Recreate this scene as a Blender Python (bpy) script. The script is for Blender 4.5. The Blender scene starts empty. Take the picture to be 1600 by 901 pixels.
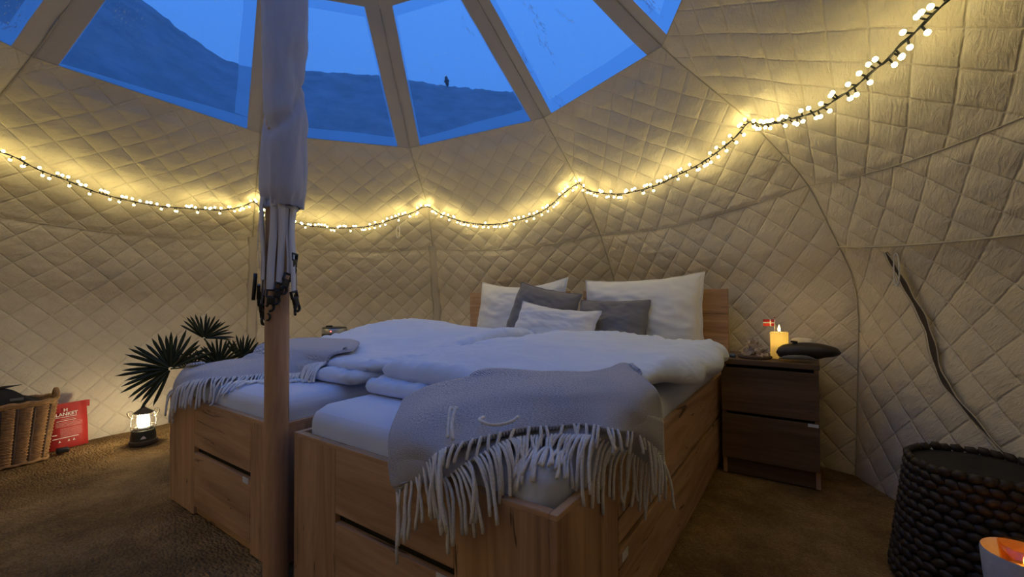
import bpy, bmesh, math, random
from mathutils import Vector, Matrix, noise, Euler

random.seed(7)
SC = bpy.context.scene
COL = SC.collection
PI = math.pi

# ------------------------------------------------------------------ camera
cam_d = bpy.data.cameras.new('camera')
cam = bpy.data.objects.new('camera', cam_d)
COL.objects.link(cam)
SC.camera = cam
cam_d.sensor_fit = 'HORIZONTAL'
cam_d.sensor_width = 36.0
cam_d.lens = 674.53 / 1600 * 36.0
cam_d.clip_start = 0.02
cam_d.clip_end = 400
YAW, PITCH, ROLL = .6059, .0208, -.0062
cam.location = (2.3221, -.7186, .8751)
cam.rotation_euler = (Matrix.Rotation(YAW, 3, 'Z') @ Matrix.Rotation(PI / 2 + PITCH, 3, 'X')
                      @ Matrix.Rotation(ROLL, 3, 'Z')).to_euler()

# ------------------------------------------------------------------ exposure, world
SC.view_settings.view_transform = 'Standard'
SC.view_settings.look = 'None'
SC.view_settings.gamma = 1.0
SC.view_settings.use_curve_mapping = False
SC.view_settings.exposure = 0.0

world = bpy.data.worlds.new('dusk_sky')
SC.world = world
world.use_nodes = True
nt = world.node_tree
nt.nodes.clear()
w_out = nt.nodes.new('ShaderNodeOutputWorld')
w_bg = nt.nodes.new('ShaderNodeBackground')
w_tc = nt.nodes.new('ShaderNodeTexCoord')
w_sep = nt.nodes.new('ShaderNodeSeparateXYZ')
w_ramp = nt.nodes.new('ShaderNodeValToRGB')      # overcast dusk sky: dimmer at the horizon, brighter overhead
w_ramp.color_ramp.elements[0].position = 0.0
w_ramp.color_ramp.elements[0].color = (.040, .140, .42, 1)
w_ramp.color_ramp.elements[1].position = 1.0
w_ramp.color_ramp.elements[1].color = (.120, .42, 1.26, 1)
nt.links.new(w_tc.outputs['Generated'], w_sep.inputs[0])
nt.links.new(w_sep.outputs['Z'], w_ramp.inputs[0])
nt.links.new(w_ramp.outputs[0], w_bg.inputs[0])
w_bg.inputs[1].default_value = 1.08
nt.links.new(w_bg.outputs[0], w_out.inputs[0])

LED_STRENGTH = 46.0
LANTERN_STRENGTH = 125.0
CANDLE_W = 0.55
TEALIGHT_W = 0.008

# ------------------------------------------------------------------ scene helpers
BASE = {}

def tag(o, label=None, cat=None, group=None, kind=None):
    if label: o['label'] = label
    if cat: o['category'] = cat
    if group: o['group'] = group
    if kind: o['kind'] = kind
    return o

def root(name, loc, label, cat, group=None, kind=None):
    o = bpy.data.objects.new(name, None)
    o.empty_display_size = .1
    COL.objects.link(o)
    o.location = loc
    BASE[o.name] = Vector(loc)
    return tag(o, label, cat, group, kind)

class MB:
    """collects world-space geometry for one mesh"""
    def __init__(s):
        s.v = []; s.f = []; s.uv = None; s.mi = None
    def add(s, verts, faces):
        n = len(s.v)
        s.v += [tuple(p) for p in verts]
        s.f += [tuple(i + n for i in f) for f in faces]
    def box(s, x0, x1, y0, y1, z0, z1, b=0.0, M=None):
        bm = bmesh.new()
        bmesh.ops.create_cube(bm, size=1)
        for v in bm.verts:
            v.co = Vector(((x0 + x1) / 2 + v.co.x * (x1 - x0), (y0 + y1) / 2 + v.co.y * (y1 - y0), (z0 + z1) / 2 + v.co.z * (z1 - z0)))
        if b:
            bmesh.ops.bevel(bm, geom=bm.edges[:], offset=b, segments=2, profile=.6, affect='EDGES')
        s.bm(bm, M)
    def bm(s, bm, M=None):
        bm.verts.index_update()
        s.add([(M @ v.co) if M else v.co.copy() for v in bm.verts], [[v.index for v in f.verts] for f in bm.faces])
        bm.free()
    def tube(s, pts, r, n=6, closed=False, cap=True):
        pts = [Vector(p) for p in pts]
        rr = r if isinstance(r, (list, tuple)) else [r] * len(pts)
        rings = []
        up = None
        for i, p in enumerate(pts):
            if closed: t = pts[(i + 1) % len(pts)] - pts[i - 1]
            else: t = pts[min(i + 1, len(pts) - 1)] - pts[max(i - 1, 0)]
            if t.length < 1e-9: t = Vector((0, 0, 1))
            t.normalize()
            if up is None:
                up = Vector((0, 0, 1)) if abs(t.z) < .9 else Vector((1, 0, 0))
            a = t.cross(up)
            if a.length < 1e-6: a = t.cross(Vector((1, .3, .2)))
            a.normalize(); b = a.cross(t).normalized(); up = b
            rings.append([p + (a * math.cos(2 * PI * k / n) + b * math.sin(2 * PI * k / n)) * rr[i] for k in range(n)])
        v = [q for ring in rings for q in ring]
        f = []
        m = len(rings)
        for i in range(m if closed else m - 1):
            j = (i + 1) % m
            for k in range(n):
                l = (k + 1) % n
                f.append((i * n + k, i * n + l, j * n + l, j * n + k))
        if cap and not closed:
            f.append(tuple(range(n - 1, -1, -1)))
            f.append(tuple((m - 1) * n + k for k in range(n)))
        s.add(v, f)
    def lathe(s, prof, c, n=24, M=None, sx=1, sy=1):
        v = []; f = []
        for r, z in prof:
            for k in range(n):
                a = 2 * PI * k / n
                p = Vector((r * math.cos(a) * sx, r * math.sin(a) * sy, z))
                v.append((M @ p if M else p) + Vector(c))
        for i in range(len(prof) - 1):
            for k in range(n):
                l = (k + 1) % n
                f.append((i * n + k, i * n + l, (i + 1) * n + l, (i + 1) * n + k))
        f.append(tuple(range(n - 1, -1, -1)))
        f.append(tuple((len(prof) - 1) * n + k for k in range(n)))
        s.add(v, f)
    def grid(s, P, closed=False):
        """P[i][j] points"""
        n = len(s.v); m = len(P[0])
        for row in P: s.v += [tuple(p) for p in row]
        for i in range(len(P) - 1):
            for j in range(m if closed else m - 1):
                k = (j + 1) % m
                s.f.append((n + i * m + j, n + i * m + k, n + (i + 1) * m + k, n + (i + 1) * m + j))
    def build(s, name, mat, parent=None, smooth=True, auto=None):
        base = Vector((0, 0, 0))
        if parent is not None:
            base = BASE.get(parent.name, Vector((0, 0, 0)))
        else:
            xs = [p[0] for p in s.v]; ys = [p[1] for p in s.v]; zs = [p[2] for p in s.v]
            base = Vector(((min(xs) + max(xs)) / 2, (min(ys) + max(ys)) / 2, min(zs)))
        me = bpy.data.meshes.new(name)
        me.from_pydata([Vector(p) - base for p in s.v], [], s.f)
        if s.uv is not None:
            l = me.uv_layers.new(name='UVMap')
            flat = []
            for lp in me.loops: flat += s.uv[lp.vertex_index]
            l.data.foreach_set('uv', flat)
        for m in (mat if isinstance(mat, (list, tuple)) else [mat]): me.materials.append(m)
        if s.mi: me.polygons.foreach_set('material_index', s.mi)
        if smooth:
            me.polygons.foreach_set('use_smooth', [True] * len(me.polygons))
            if auto: me.set_sharp_from_angle(angle=math.radians(auto))
        me.validate(); me.update()
        o = bpy.data.objects.new(name, me)
        COL.objects.link(o)
        BASE[o.name] = base
        if parent is None: o.location = base
        else: o.parent = parent
        return o

def catmull(P, t):
    """P list of Vectors, t in 0..len-1"""
    n = len(P)
    i = max(0, min(int(t), n - 2)); f = t - i
    p1, p2 = P[i], P[i + 1]
    p0 = P[i - 1] if i > 0 else p1 * 2 - p2
    p3 = P[i + 2] if i + 2 < n else p2 * 2 - p1
    return .5 * ((2 * p1) + (p2 - p0) * f + (2 * p0 - 5 * p1 + 4 * p2 - p3) * f * f + (3 * p1 - p0 - 3 * p2 + p3) * f ** 3)

def smooth01(x):
    x = max(0., min(1., x)); return x * x * (3 - 2 * x)

# ------------------------------------------------------------------ materials
def mat_new(name):
    m = bpy.data.materials.new(name)
    m.use_nodes = True
    t = m.node_tree
    return m, t, t.nodes['Principled BSDF']

def N(t, typ, **kw):
    n = t.nodes.new(typ)
    for k, v in kw.items(): setattr(n, k, v)
    return n

def ramp(t, src, stops):
    r = N(t, 'ShaderNodeValToRGB')
    e = r.color_ramp.elements
    while len(e) < len(stops): e.new(.5)
    for el, (p, c) in zip(e, stops):
        el.position = p
        el.color = (*c, 1) if len(c) == 3 else c
    t.links.new(src, r.inputs[0])
    return r.outputs[0]

def coords(t, kind='Object', scale=(1, 1, 1), rot=(0, 0, 0)):
    tc = N(t, 'ShaderNodeTexCoord'); mp = N(t, 'ShaderNodeMapping')
    mp.inputs['Scale'].default_value = scale; mp.inputs['Rotation'].default_value = rot
    t.links.new(tc.outputs[kind], mp.inputs[0])
    return mp.outputs[0]

def noise_n(t, vec, scale, detail=3, rough=.55, dist=0):
    n = N(t, 'ShaderNodeTexNoise')
    n.inputs['Scale'].default_value = scale; n.inputs['Detail'].default_value = detail
    n.inputs['Roughness'].default_value = rough; n.inputs['Distortion'].default_value = dist
    t.links.new(vec, n.inputs['Vector'])
    return n.outputs['Fac']

def bump(t, bs, h, strength=.3, dist=.01, prev=None):
    b = N(t, 'ShaderNodeBump')
    b.inputs['Strength'].default_value = strength; b.inputs['Distance'].default_value = dist
    t.links.new(h, b.inputs['Height'])
    if prev is not None: t.links.new(prev, b.inputs['Normal'])
    t.links.new(b.outputs[0], bs.inputs['Normal'])
    return b.outputs[0]

def plain(name, col, rough=.6, metal=0., spec=.5, vary=.12, scale=30, bmp=.05):
    m, t, b = mat_new(name)
    v = coords(t)
    f = noise_n(t, v, scale)
    lo = tuple(c * (1 - vary) for c in col); hi = tuple(min(1, c * (1 + vary)) for c in col)
    t.links.new(ramp(t, f, [(.3, lo), (.7, hi)]), b.inputs['Base Color'])
    b.inputs['Roughness'].default_value = rough; b.inputs['Metallic'].default_value = metal
    b.inputs['Specular IOR Level'].default_value = spec
    if bmp: bump(t, b, f, bmp, .004)
    return m

def quilt_mat():
    m, t, b = mat_new('cream_quilted_liner')
    v = coords(t, 'UV')
    f = noise_n(t, v, .7, 4)
    t.links.new(ramp(t, f, [(.25, (.68, .595, .45)), (.75, (.77, .68, .52))]), b.inputs['Base Color'])
    sep = N(t, 'ShaderNodeSeparateXYZ'); t.links.new(v, sep.inputs[0])
    gr = []
    for ax in ('X', 'Y'):                      # stitched grooves at whole numbers of the quilting grid
        pp = N(t, 'ShaderNodeMath', operation='PINGPONG'); pp.inputs[1].default_value = .5
        t.links.new(sep.outputs[ax], pp.inputs[0])
        mr = N(t, 'ShaderNodeMapRange', interpolation_type='SMOOTHSTEP'); mr.inputs[1].default_value = 0.; mr.inputs[2].default_value = .06
        t.links.new(pp.outputs[0], mr.inputs[0]); gr.append(mr.outputs[0])
    gm = N(t, 'ShaderNodeMath', operation='MULTIPLY'); t.links.new(gr[0], gm.inputs[0]); t.links.new(gr[1], gm.inputs[1])
    b.inputs['Roughness'].default_value = .55
    b.inputs['Specular IOR Level'].default_value = .35
    v2 = coords(t, 'UV', (1.6, 6.2, 1), (0, 0, -PI / 4))
    f2 = noise_n(t, v2, 1.0, 4, .6, 1.2)
    p = bump(t, b, gm.outputs[0], .65, .005)
    p = bump(t, b, f2, .6, .010, p)
    v3 = coords(t, 'UV', (4.5, 1.6, 1), (0, 0, .2))
    bump(t, b, noise_n(t, v3, 1.0, 3, .6, .8), .35, .008, p)
    return m

def plain_cloth(name, col, wr=(5, 14), strength=.4, rough=.75, trans=0):
    m, t, b = mat_new(name)
    v = coords(t, 'Object', (wr[0], wr[0], wr[1]))
    f = noise_n(t, v, 1.0, 4, .55, .6)
    t.links.new(ramp(t, f, [(.2, tuple(c * .94 for c in col)), (.8, col)]), b.inputs['Base Color'])
    b.inputs['Roughness'].default_value = rough
    b.inputs['Specular IOR Level'].default_value = .25
    b.inputs['Sheen Weight'].default_value = .15
    p = bump(t, b, f, strength, .012)
    v2 = coords(t, 'Object', (700, 700, 700))
    bump(t, b, noise_n(t, v2, 1.0, 1), .06, .001, p)
    return m

def wool_mat():
    m, t, b = mat_new('grey_herringbone_wool')
    tc = N(t, 'ShaderNodeTexCoord')
    sep = N(t, 'ShaderNodeSeparateXYZ')
    t.links.new(tc.outputs['UV'], sep.inputs[0])
    # herringbone: diagonal stripes mirrored every 2.4 cm
    pp = N(t, 'ShaderNodeMath', operation='PINGPONG'); pp.inputs[1].default_value = .012
    t.links.new(sep.outputs['X'], pp.inputs[0])
    ad = N(t, 'ShaderNodeMath', operation='ADD')
    t.links.new(pp.outputs[0], ad.inputs[0]); t.links.new(sep.outputs['Y'], ad.inputs[1])
    mu = N(t, 'ShaderNodeMath', operation='MULTIPLY'); mu.inputs[1].default_value = 2 * PI / .0075
    t.links.new(ad.outputs[0], mu.inputs[0])
    sn = N(t, 'ShaderNodeMath', operation='SINE'); t.links.new(mu.outputs[0], sn.inputs[0])
    nz = noise_n(t, tc.outputs['UV'], 190, 3, .75)
    mx = N(t, 'ShaderNodeMath', operation='MULTIPLY_ADD'); mx.inputs[1].default_value = .16; 
    t.links.new(sn.outputs[0], mx.inputs[0]); t.links.new(nz, mx.inputs[2])
    t.links.new(ramp(t, mx.outputs[0], [(.30, (.14, .145, .19)), (.5, (.42, .43, .52)), (.72, (.80, .81, .88))]), b.inputs['Base Color'])
    b.inputs['Roughness'].default_value = .95
    b.inputs['Specular IOR Level'].default_value = .1
    b.inputs['Sheen Weight'].default_value = .3
    bump(t, b, mx.outputs[0], .5, .003)
    return m

def wood_mat(name, axis, tint=1.0, lo=(.30, .175, .098), hi=(.60, .375, .22)):
    m, t, b = mat_new(name)
    tcw = N(t, 'ShaderNodeTexCoord'); oi = N(t, 'ShaderNodeObjectInfo'); va = N(t, 'ShaderNodeVectorMath', operation='MULTIPLY_ADD')
    va.inputs[1].default_value = (3.7, 2.3, 5.1)                # every piece cut from another stretch of board
    t.links.new(oi.outputs['Location'], va.inputs[0]); t.links.new(tcw.outputs['Object'], va.inputs[2])
    def coords(t, kind, scale, rot=(0, 0, 0)):
        mp = N(t, 'ShaderNodeMapping'); mp.inputs['Scale'].default_value = scale; mp.inputs['Rotation'].default_value = rot
        t.links.new(va.outputs[0], mp.inputs[0]); return mp.outputs[0]
    sc = [9, 9, 9]; sc[axis] = .9
    v = coords(t, 'Object', tuple(sc))
    f = noise_n(t, v, 1.3, 6, .6, 1.3)
    sc2 = [70, 70, 70]; sc2[axis] = 2.5
    g = noise_n(t, coords(t, 'Object', tuple(sc2)), 1.0, 3, .6)
    ad = N(t, 'ShaderNodeMath', operation='MULTIPLY_ADD'); ad.inputs[1].default_value = .3
    t.links.new(g, ad.inputs[0]); t.links.new(f, ad.inputs[2])
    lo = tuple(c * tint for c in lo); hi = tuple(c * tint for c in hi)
    mid = tuple((a + c) / 2 for a, c in zip(lo, hi))
    base = ramp(t, ad.outputs[0], [(.42, lo), (.60, mid), (.80, hi)])
    # short dark cracks and knots
    sc3 = [22, 22, 22]; sc3[axis] = 3.0
    k = noise_n(t, coords(t, 'Object', tuple(sc3), (.2, .1, .25)), 1.0, 2, .4, 2.4)
    km = ramp(t, k, [(.685, (0, 0, 0)), (.73, (1, 1, 1))])
    mix = N(t, 'ShaderNodeMix', data_type='RGBA')
    t.links.new(km, mix.inputs[0]); t.links.new(base, mix.inputs[6]); mix.inputs[7].default_value = (.13, .08, .05, 1)
    t.links.new(mix.outputs[2], b.inputs['Base Color'])
    b.inputs['Roughness'].default_value = .55
    b.inputs['Specular IOR Level'].default_value = .3
    bump(t, b, ad.outputs[0], .12, .003)
    return m

def carpet_mat():
    m, t, b = mat_new('brown_coir_matting')
    v = coords(t, 'Object', (1, 1, 1), (0, 0, .5))
    vo = N(t, 'ShaderNodeTexVoronoi'); vo.inputs['Scale'].default_value = 55
    mp = coords(t, 'Object', (1, 1.9, 1), (0, 0, .55))
    t.links.new(mp, vo.inputs['Vector'])
    n1 = noise_n(t, v, 3.0, 5, .65)
    n2 = noise_n(t, v, 160, 2, .7)
    ad = N(t, 'ShaderNodeMath', operation='MULTIPLY_ADD'); ad.inputs[1].default_value = .55
    t.links.new(n2, ad.inputs[0]); t.links.new(n1, ad.inputs[2])
    t.links.new(ramp(t, ad.outputs[0], [(.45, (.085, .049, .020)), (.75, (.22, .135, .055)), (1., (.40, .26, .11))]), b.inputs['Base Color'])
    b.inputs['Roughness'].default_value = .95
    b.inputs['Specular IOR Level'].default_value = .1
    inv = N(t, 'ShaderNodeMath', operation='SUBTRACT'); inv.inputs[0].default_value = 1
    t.links.new(vo.outputs['Distance'], inv.inputs[1])
    p = bump(t, b, inv.outputs[0], .9, .012)
    bump(t, b, n2, .5, .004, p)
    return m

def pane_mat():
    m, t, b = mat_new('clear_plastic_film')
    t.nodes.remove(b)
    out = t.nodes['Material Output']
    tr = N(t, 'ShaderNodeBsdfTransparent'); tr.inputs[0].default_value = (.80, .87, .95, 1)
    tl = N(t, 'ShaderNodeBsdfTranslucent'); tl.inputs[0].default_value = (.80, .87, .95, 1)
    gl = N(t, 'ShaderNodeBsdfGlossy'); gl.inputs['Roughness'].default_value = .06
    bp = N(t, 'ShaderNodeBump'); bp.inputs['Strength'].default_value = .9; bp.inputs['Distance'].default_value = .02
    t.links.new(noise_n(t, coords(t, 'UV', (38, 14, 1)), 1.0, 4, .7, 1.5), bp.inputs['Height'])
    t.links.new(bp.outputs[0], gl.inputs['Normal'])
    m1 = N(t, 'ShaderNodeMixShader'); m1.inputs[0].default_value = .2
    t.links.new(tr.outputs[0], m1.inputs[1]); t.links.new(tl.outputs[0], m1.inputs[2])
    m2 = N(t, 'ShaderNodeMixShader'); m2.inputs[0].default_value = .035
    t.links.new(m1.outputs[0], m2.inputs[1]); t.links.new(gl.outputs[0], m2.inputs[2])
    t.links.new(m2.outputs[0], out.inputs[0])
    return m

def hem_mat():
    m, t, b = mat_new('hazy_plastic_hem')
    t.nodes.remove(b)
    out = t.nodes['Material Output']
    tr = N(t, 'ShaderNodeBsdfTransparent'); tr.inputs[0].default_value = (.8, .87, .95, 1)
    tl = N(t, 'ShaderNodeBsdfTranslucent'); tl.inputs[0].default_value = (.74, .80, .86, 1)
    m1 = N(t, 'ShaderNodeMixShader'); m1.inputs[0].default_value = .42
    t.links.new(tr.outputs[0], m1.inputs[1]); t.links.new(tl.outputs[0], m1.inputs[2])
    t.links.new(m1.outputs[0], out.inputs[0])
    return m

def emit_mat(name, col, strength):
    m, t, b = mat_new(name)
    b.inputs['Base Color'].default_value = (*col, 1)
    b.inputs['Emission Color'].default_value = (*col, 1)
    b.inputs['Emission Strength'].default_value = strength
    return m

def clear_mat(name, col=(1, 1, 1), gloss=.06):
    m, t, b = mat_new(name)
    t.nodes.remove(b)
    out = t.nodes['Material Output']
    tr = N(t, 'ShaderNodeBsdfTransparent'); tr.inputs[0].default_value = (*col, 1)
    gl = N(t, 'ShaderNodeBsdfGlossy'); gl.inputs['Roughness'].default_value = .08
    m1 = N(t, 'ShaderNodeMixShader'); m1.inputs[0].default_value = gloss
    t.links.new(tr.outputs[0], m1.inputs[1]); t.links.new(gl.outputs[0], m1.inputs[2])
    t.links.new(m1.outputs[0], out.inputs[0])
    return m

def wax_mat():
    m, t, b = mat_new('ivory_wax')
    t.nodes.remove(b)
    out = t.nodes['Material Output']
    df = N(t, 'ShaderNodeBsdfDiffuse'); df.inputs[0].default_value = (.85, .76, .50, 1)
    tl = N(t, 'ShaderNodeBsdfTranslucent'); tl.inputs[0].default_value = (.95, .80, .34, 1)
    m1 = N(t, 'ShaderNodeMixShader'); m1.inputs[0].default_value = .5
    t.links.new(df.outputs[0], m1.inputs[1]); t.links.new(tl.outputs[0], m1.inputs[2])
    t.links.new(m1.outputs[0], out.inputs[0])
    return m

M = dict(
    quilt=quilt_mat(), pane=pane_mat(), hem=hem_mat(), carpet=carpet_mat(), wool=wool_mat(),
    liner=plain_cloth('cream_canvas', (.60, .53, .42), (5, 9), .3),
    piping=plain('cream_piping', (.50, .44, .33), .8),
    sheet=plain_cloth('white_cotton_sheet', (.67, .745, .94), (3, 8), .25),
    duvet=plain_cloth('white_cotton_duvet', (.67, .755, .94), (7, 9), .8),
    pillow=plain_cloth('white_pillow_linen', (.78, .77, .75), (6, 7), .5),
    grey=plain_cloth('grey_cushion_linen', (.20, .19, .19), (6, 7), .4, .9),
    wood_x=wood_mat('oak_grain_across', 0), wood_y=wood_mat('oak_grain_along', 1), wood_z=wood_mat('oak_grain_upright', 2),
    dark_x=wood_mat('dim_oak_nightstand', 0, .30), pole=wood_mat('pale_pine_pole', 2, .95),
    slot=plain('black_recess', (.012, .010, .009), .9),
    paper=plain('white_paper_tag', (.75, .75, .75), .6),
    tassel=plain('grey_wool_cord', (.80, .79, .80), .9, scale=200),
    black=plain('black_plastic', (.014, .014, .015), .4),
    cable=plain('black_cable', (.012, .012, .012), .5),
    sleeve=plain_cloth('lilac_grey_canvas_sleeve', (.47, .46, .49), (12, 5), .7),
    strap=plain_cloth('white_webbing', (.70, .68, .66), (40, 20), .2),
    silver=plain('brushed_silver', (.45, .44, .42), .35, .8),
    red_pkt=plain('red_plastic_packet', (.40, .018, .016), .6, vary=.08),
    white_ink=plain('white_print', (.80, .76, .72), .6),
    wicker=plain('honey_wicker', (.40, .22, .085), .6, vary=.3, scale=60),
    hyacinth=plain('dark_hyacinth_braid', (.035, .021, .013), .55, vary=.4, scale=40, bmp=.4),
    bag=plain('black_bag_cloth', (.018, .016, .015), .8, bmp=.3),
    olive=plain('dark_olive_shell', (.035, .040, .030), .5),
    brown_metal=plain('brown_enamel', (.075, .055, .04), .5),
    wire=plain('thin_steel_wire', (.30, .29, .26), .35, .9),
    rope=plain('cream_rope', (.55, .46, .32), .9, scale=120),
    leaf=plain('dark_palm_leaf', (.022, .035, .012), .5, vary=.35),
    stem=plain('palm_stem', (.06, .07, .025), .6),
    pot=plain('dark_clay_pot', (.05, .04, .035), .7),
    leather=plain('dark_brown_leather', (.028, .020, .018), .45, bmp=.25),
    lining=plain('grey_felt_lining', (.16, .15, .13), .9),
    flag_red=plain('flag_red', (.45, .02, .02), .8), flag_white=plain('flag_white', (.8, .8, .78), .8),
    wax=wax_mat(), flower=plain('dried_flower', (.55, .43, .31), .9, vary=.35),
    twig=plain('brown_twig', (.13, .08, .05), .9), blue_stone=plain('blue_grey_pebble', (.09, .13, .17), .6),
    white_box=plain('white_plastic', (.72, .68, .60), .5), mug=plain('pale_blue_enamel', (.55, .58, .65), .35),
    hill=plain('dusk_heath', (.12, .14, .19), 1., vary=.3, scale=1.2), ground=plain('dark_grass', (.05, .06, .04), 1.),
    zip=plain('dark_brown_slit_shade', (.075, .055, .038), .9),  # shade inside the door slit, put into a dark brown colour
    glass=clear_mat('lantern_glass'), amber=clear_mat('amber_glass', (1., .72, .32), .1),
    led=emit_mat('led_tip', (1., .82, .32), LED_STRENGTH), led_side=emit_mat('led_tip_side', (1., .82, .32), LED_STRENGTH * .25),
    drop=clear_mat('water_drop', (.97, .98, 1.), .25),
    lantern_core=emit_mat('lantern_light', (1., .82, .50), LANTERN_STRENGTH),
    flame=emit_mat('candle_flame', (1., .62, .18), 40.),
    red_led=emit_mat('red_indicator', (1., .12, .10), 6.),
)

# ================================================================== THE SETTING
# ---- tent frame lines ("meridians"): base, widest, eaves seam, light hook, window sill, window head
CX, CY = .778, .147
APEX = (.80, .12, 3.22)
MER = {
 'L1': [(-1.37, -.72, -.03), (-1.50, -.72, .85), (-1.309, -.629, 1.379), (-1.024, -.523, 1.655), (-.611, -.364, 1.982), (-.012, -.147, 2.524)],
 'L0': [(-1.50, 1.007, -.03), (-1.563, 1.031, .816), (-1.313, .92, 1.363), (-1.043, .81, 1.579), (-.63, .656, 1.946), (-.013, .439, 2.524)],
 'R0': [(-.559, 2.243, -.03), (-.589, 2.237, .798), (-.431, 2.023, 1.325), (-.245, 1.788, 1.627), (-.034, 1.406, 1.937), (.325, .858, 2.524)],
 'R1': [(1.054, 2.618, -.03), (1.035, 2.627, .945), (1.011, 2.359, 1.351), (.988, 2.049, 1.68), (.961, 1.626, 1.991), (.872, .986, 2.524)],
 'R2': [(2.486, 1.98, -.03), (2.517, 1.956, .907), (2.32, 1.75, 1.41), (2.105, 1.527, 1.682), (1.806, 1.223, 1.966), (1.361, .757, 2.524)]}
PROF = [(2.486, -.03), (2.505, .851), (2.228, 1.379), (1.923, 1.655), (1.49, 1.965), (.843, 2.524)]
for nm, a in (('R3', 12.), ('R4', -22.3), ('R5', -56.6), ('L3', -91.), ('L2', -125.3)):
    MER[nm] = [(CX + r * math.cos(math.radians(a)), CY + r * math.sin(math.radians(a)), z) for r, z in PROF]
ORDER = ['L1', 'L0', 'R0', 'R1', 'R2', 'R3', 'R4', 'R5', 'L3', 'L2']
MERV = {k: [Vector(p) for p in v] + [Vector(APEX)] for k, v in MER.items()}

def mer_pt(m, v):
    def raw(v):
        i = min(int(v), 5)
        return MERV[m][i].lerp(MERV[m][i + 1], v - i)
    k = round(v)
    if 1 <= k <= 4 and abs(v - k) < .22:                # the cloth bends softly over each frame point
        t = (v - k + .22) / .44
        a, b, c = raw(k - .22), MERV[m][k], raw(k + .22)
        return a * ((1 - t) ** 2) + b * (2 * t * (1 - t)) + c * (t * t)
    return raw(v)

def surf(m1, m2, u, v):
    p = mer_pt(m1, v).lerp(mer_pt(m2, v), u)
    w = max(0., 1 - abs(v - 2) / 2.) if v > 2 else max(0, v / 2.) ** 1.5
    p.z -= .055 * 4 * u * (1 - u) * w
    return p

def inward(m1, m2, u, v):
    e = 1e-3
    a = surf(m1, m2, u + e, v) - surf(m1, m2, u - e, v)
    v0 = max(v, e)
    b = surf(m1, m2, u, v0 + e) - surf(m1, m2, u, v0 - e)
    n = a.cross(b).normalized()
    c = Vector((CX, CY, 1.0)) - surf(m1, m2, u, v)
    return n if n.dot(c) > 0 else -n

PITCH_Q = .165

def cloth(m1, m2, v0, v1, name, parent, step, quilted=True, umin=None, umax=None, mat='quilt', seed=0, plain_top=0., offs=0.):
    """quilted fabric between two frame lines, v0..v1, pads raised between recessed stitch lines"""
    vs = []
    v = v0
    cuts = [v0] + [k for k in range(1, 6) if v0 < k < v1] + [v1]
    for a, b in zip(cuts, cuts[1:]):
        n = max(2, int((surf(m1, m2, .5, b) - surf(m1, m2, .5, a)).length / step))
        vs += [a + (b - a) * k / n for k in range(n)]
    vs.append(v1)
    wid = (surf(m1, m2, 1, v0) - surf(m1, m2, 0, v0)).length
    nu = max(3, int(wid / step)) if umin is None else 5
    mb = MB(); P = []; uv = []
    V = 0; prev = None
    tot = 0
    for a, b in zip(vs, vs[1:]): tot += (surf(m1, m2, .5, b) - surf(m1, m2, .5, a)).length
    for v in vs:
        c = surf(m1, m2, .5, v)
        if prev is not None: V += (c - prev).length
        prev = c
        w = (surf(m1, m2, 1, v) - surf(m1, m2, 0, v)).length
        ua = umin(w) if umin else 0.; ub = umax(w) if umax else 1.
        row = []
        for k in range(nu + 1):
            u = ua + (ub - ua) * k / nu
            p = surf(m1, m2, u, v)
            U = (u - .5) * w
            h = offs
            if quilted:
                Uw = U + .014 * noise.noise(Vector((U * 2.2, V * 2.2, seed + 31))); Vw = V + .014 * noise.noise(Vector((U * 2.2, V * 2.2, seed + 57)))
            else: Uw, Vw = U, V
            if quilted:
                s1 = abs(math.sin(PI * (Uw + Vw + seed * .05) / PITCH_Q)); s2 = abs(math.sin(PI * (Uw - Vw * 1.05 + seed * .08) / PITCH_Q))
                e = smooth01(min(u * w, (1 - u) * w) / .05) * smooth01(V / .03) * smooth01((tot - V - plain_top) / .05)
                q = Vector((U * 5, V * 5, seed * 3.1))
                h += e * (.0085 * (min(s1, s2) ** .5 * .6 + (s1 * s2) ** .3 * .4) + .006 * noise.noise(q) + .0030 * noise.noise(Vector((U * 12, V * 34, seed))) )
                h += .012 * e * noise.noise(Vector((U * 1.6, V * 1.6, seed * 7.)))
            else:
                h += .004 * noise.noise(Vector((U * 8, V * 8, seed)))
            row.append(p + inward(m1, m2, min(max(u, .002), .998), min(max(v, .002), 5.97)) * h)
            uv.append(((Uw + Vw + seed * .05) / PITCH_Q, (Uw - Vw * 1.05 + seed * .08) / PITCH_Q))
        P.append(row)
    mb.grid(P)
    mb.uv = uv
    return mb.build(name, M[mat], parent)

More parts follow.
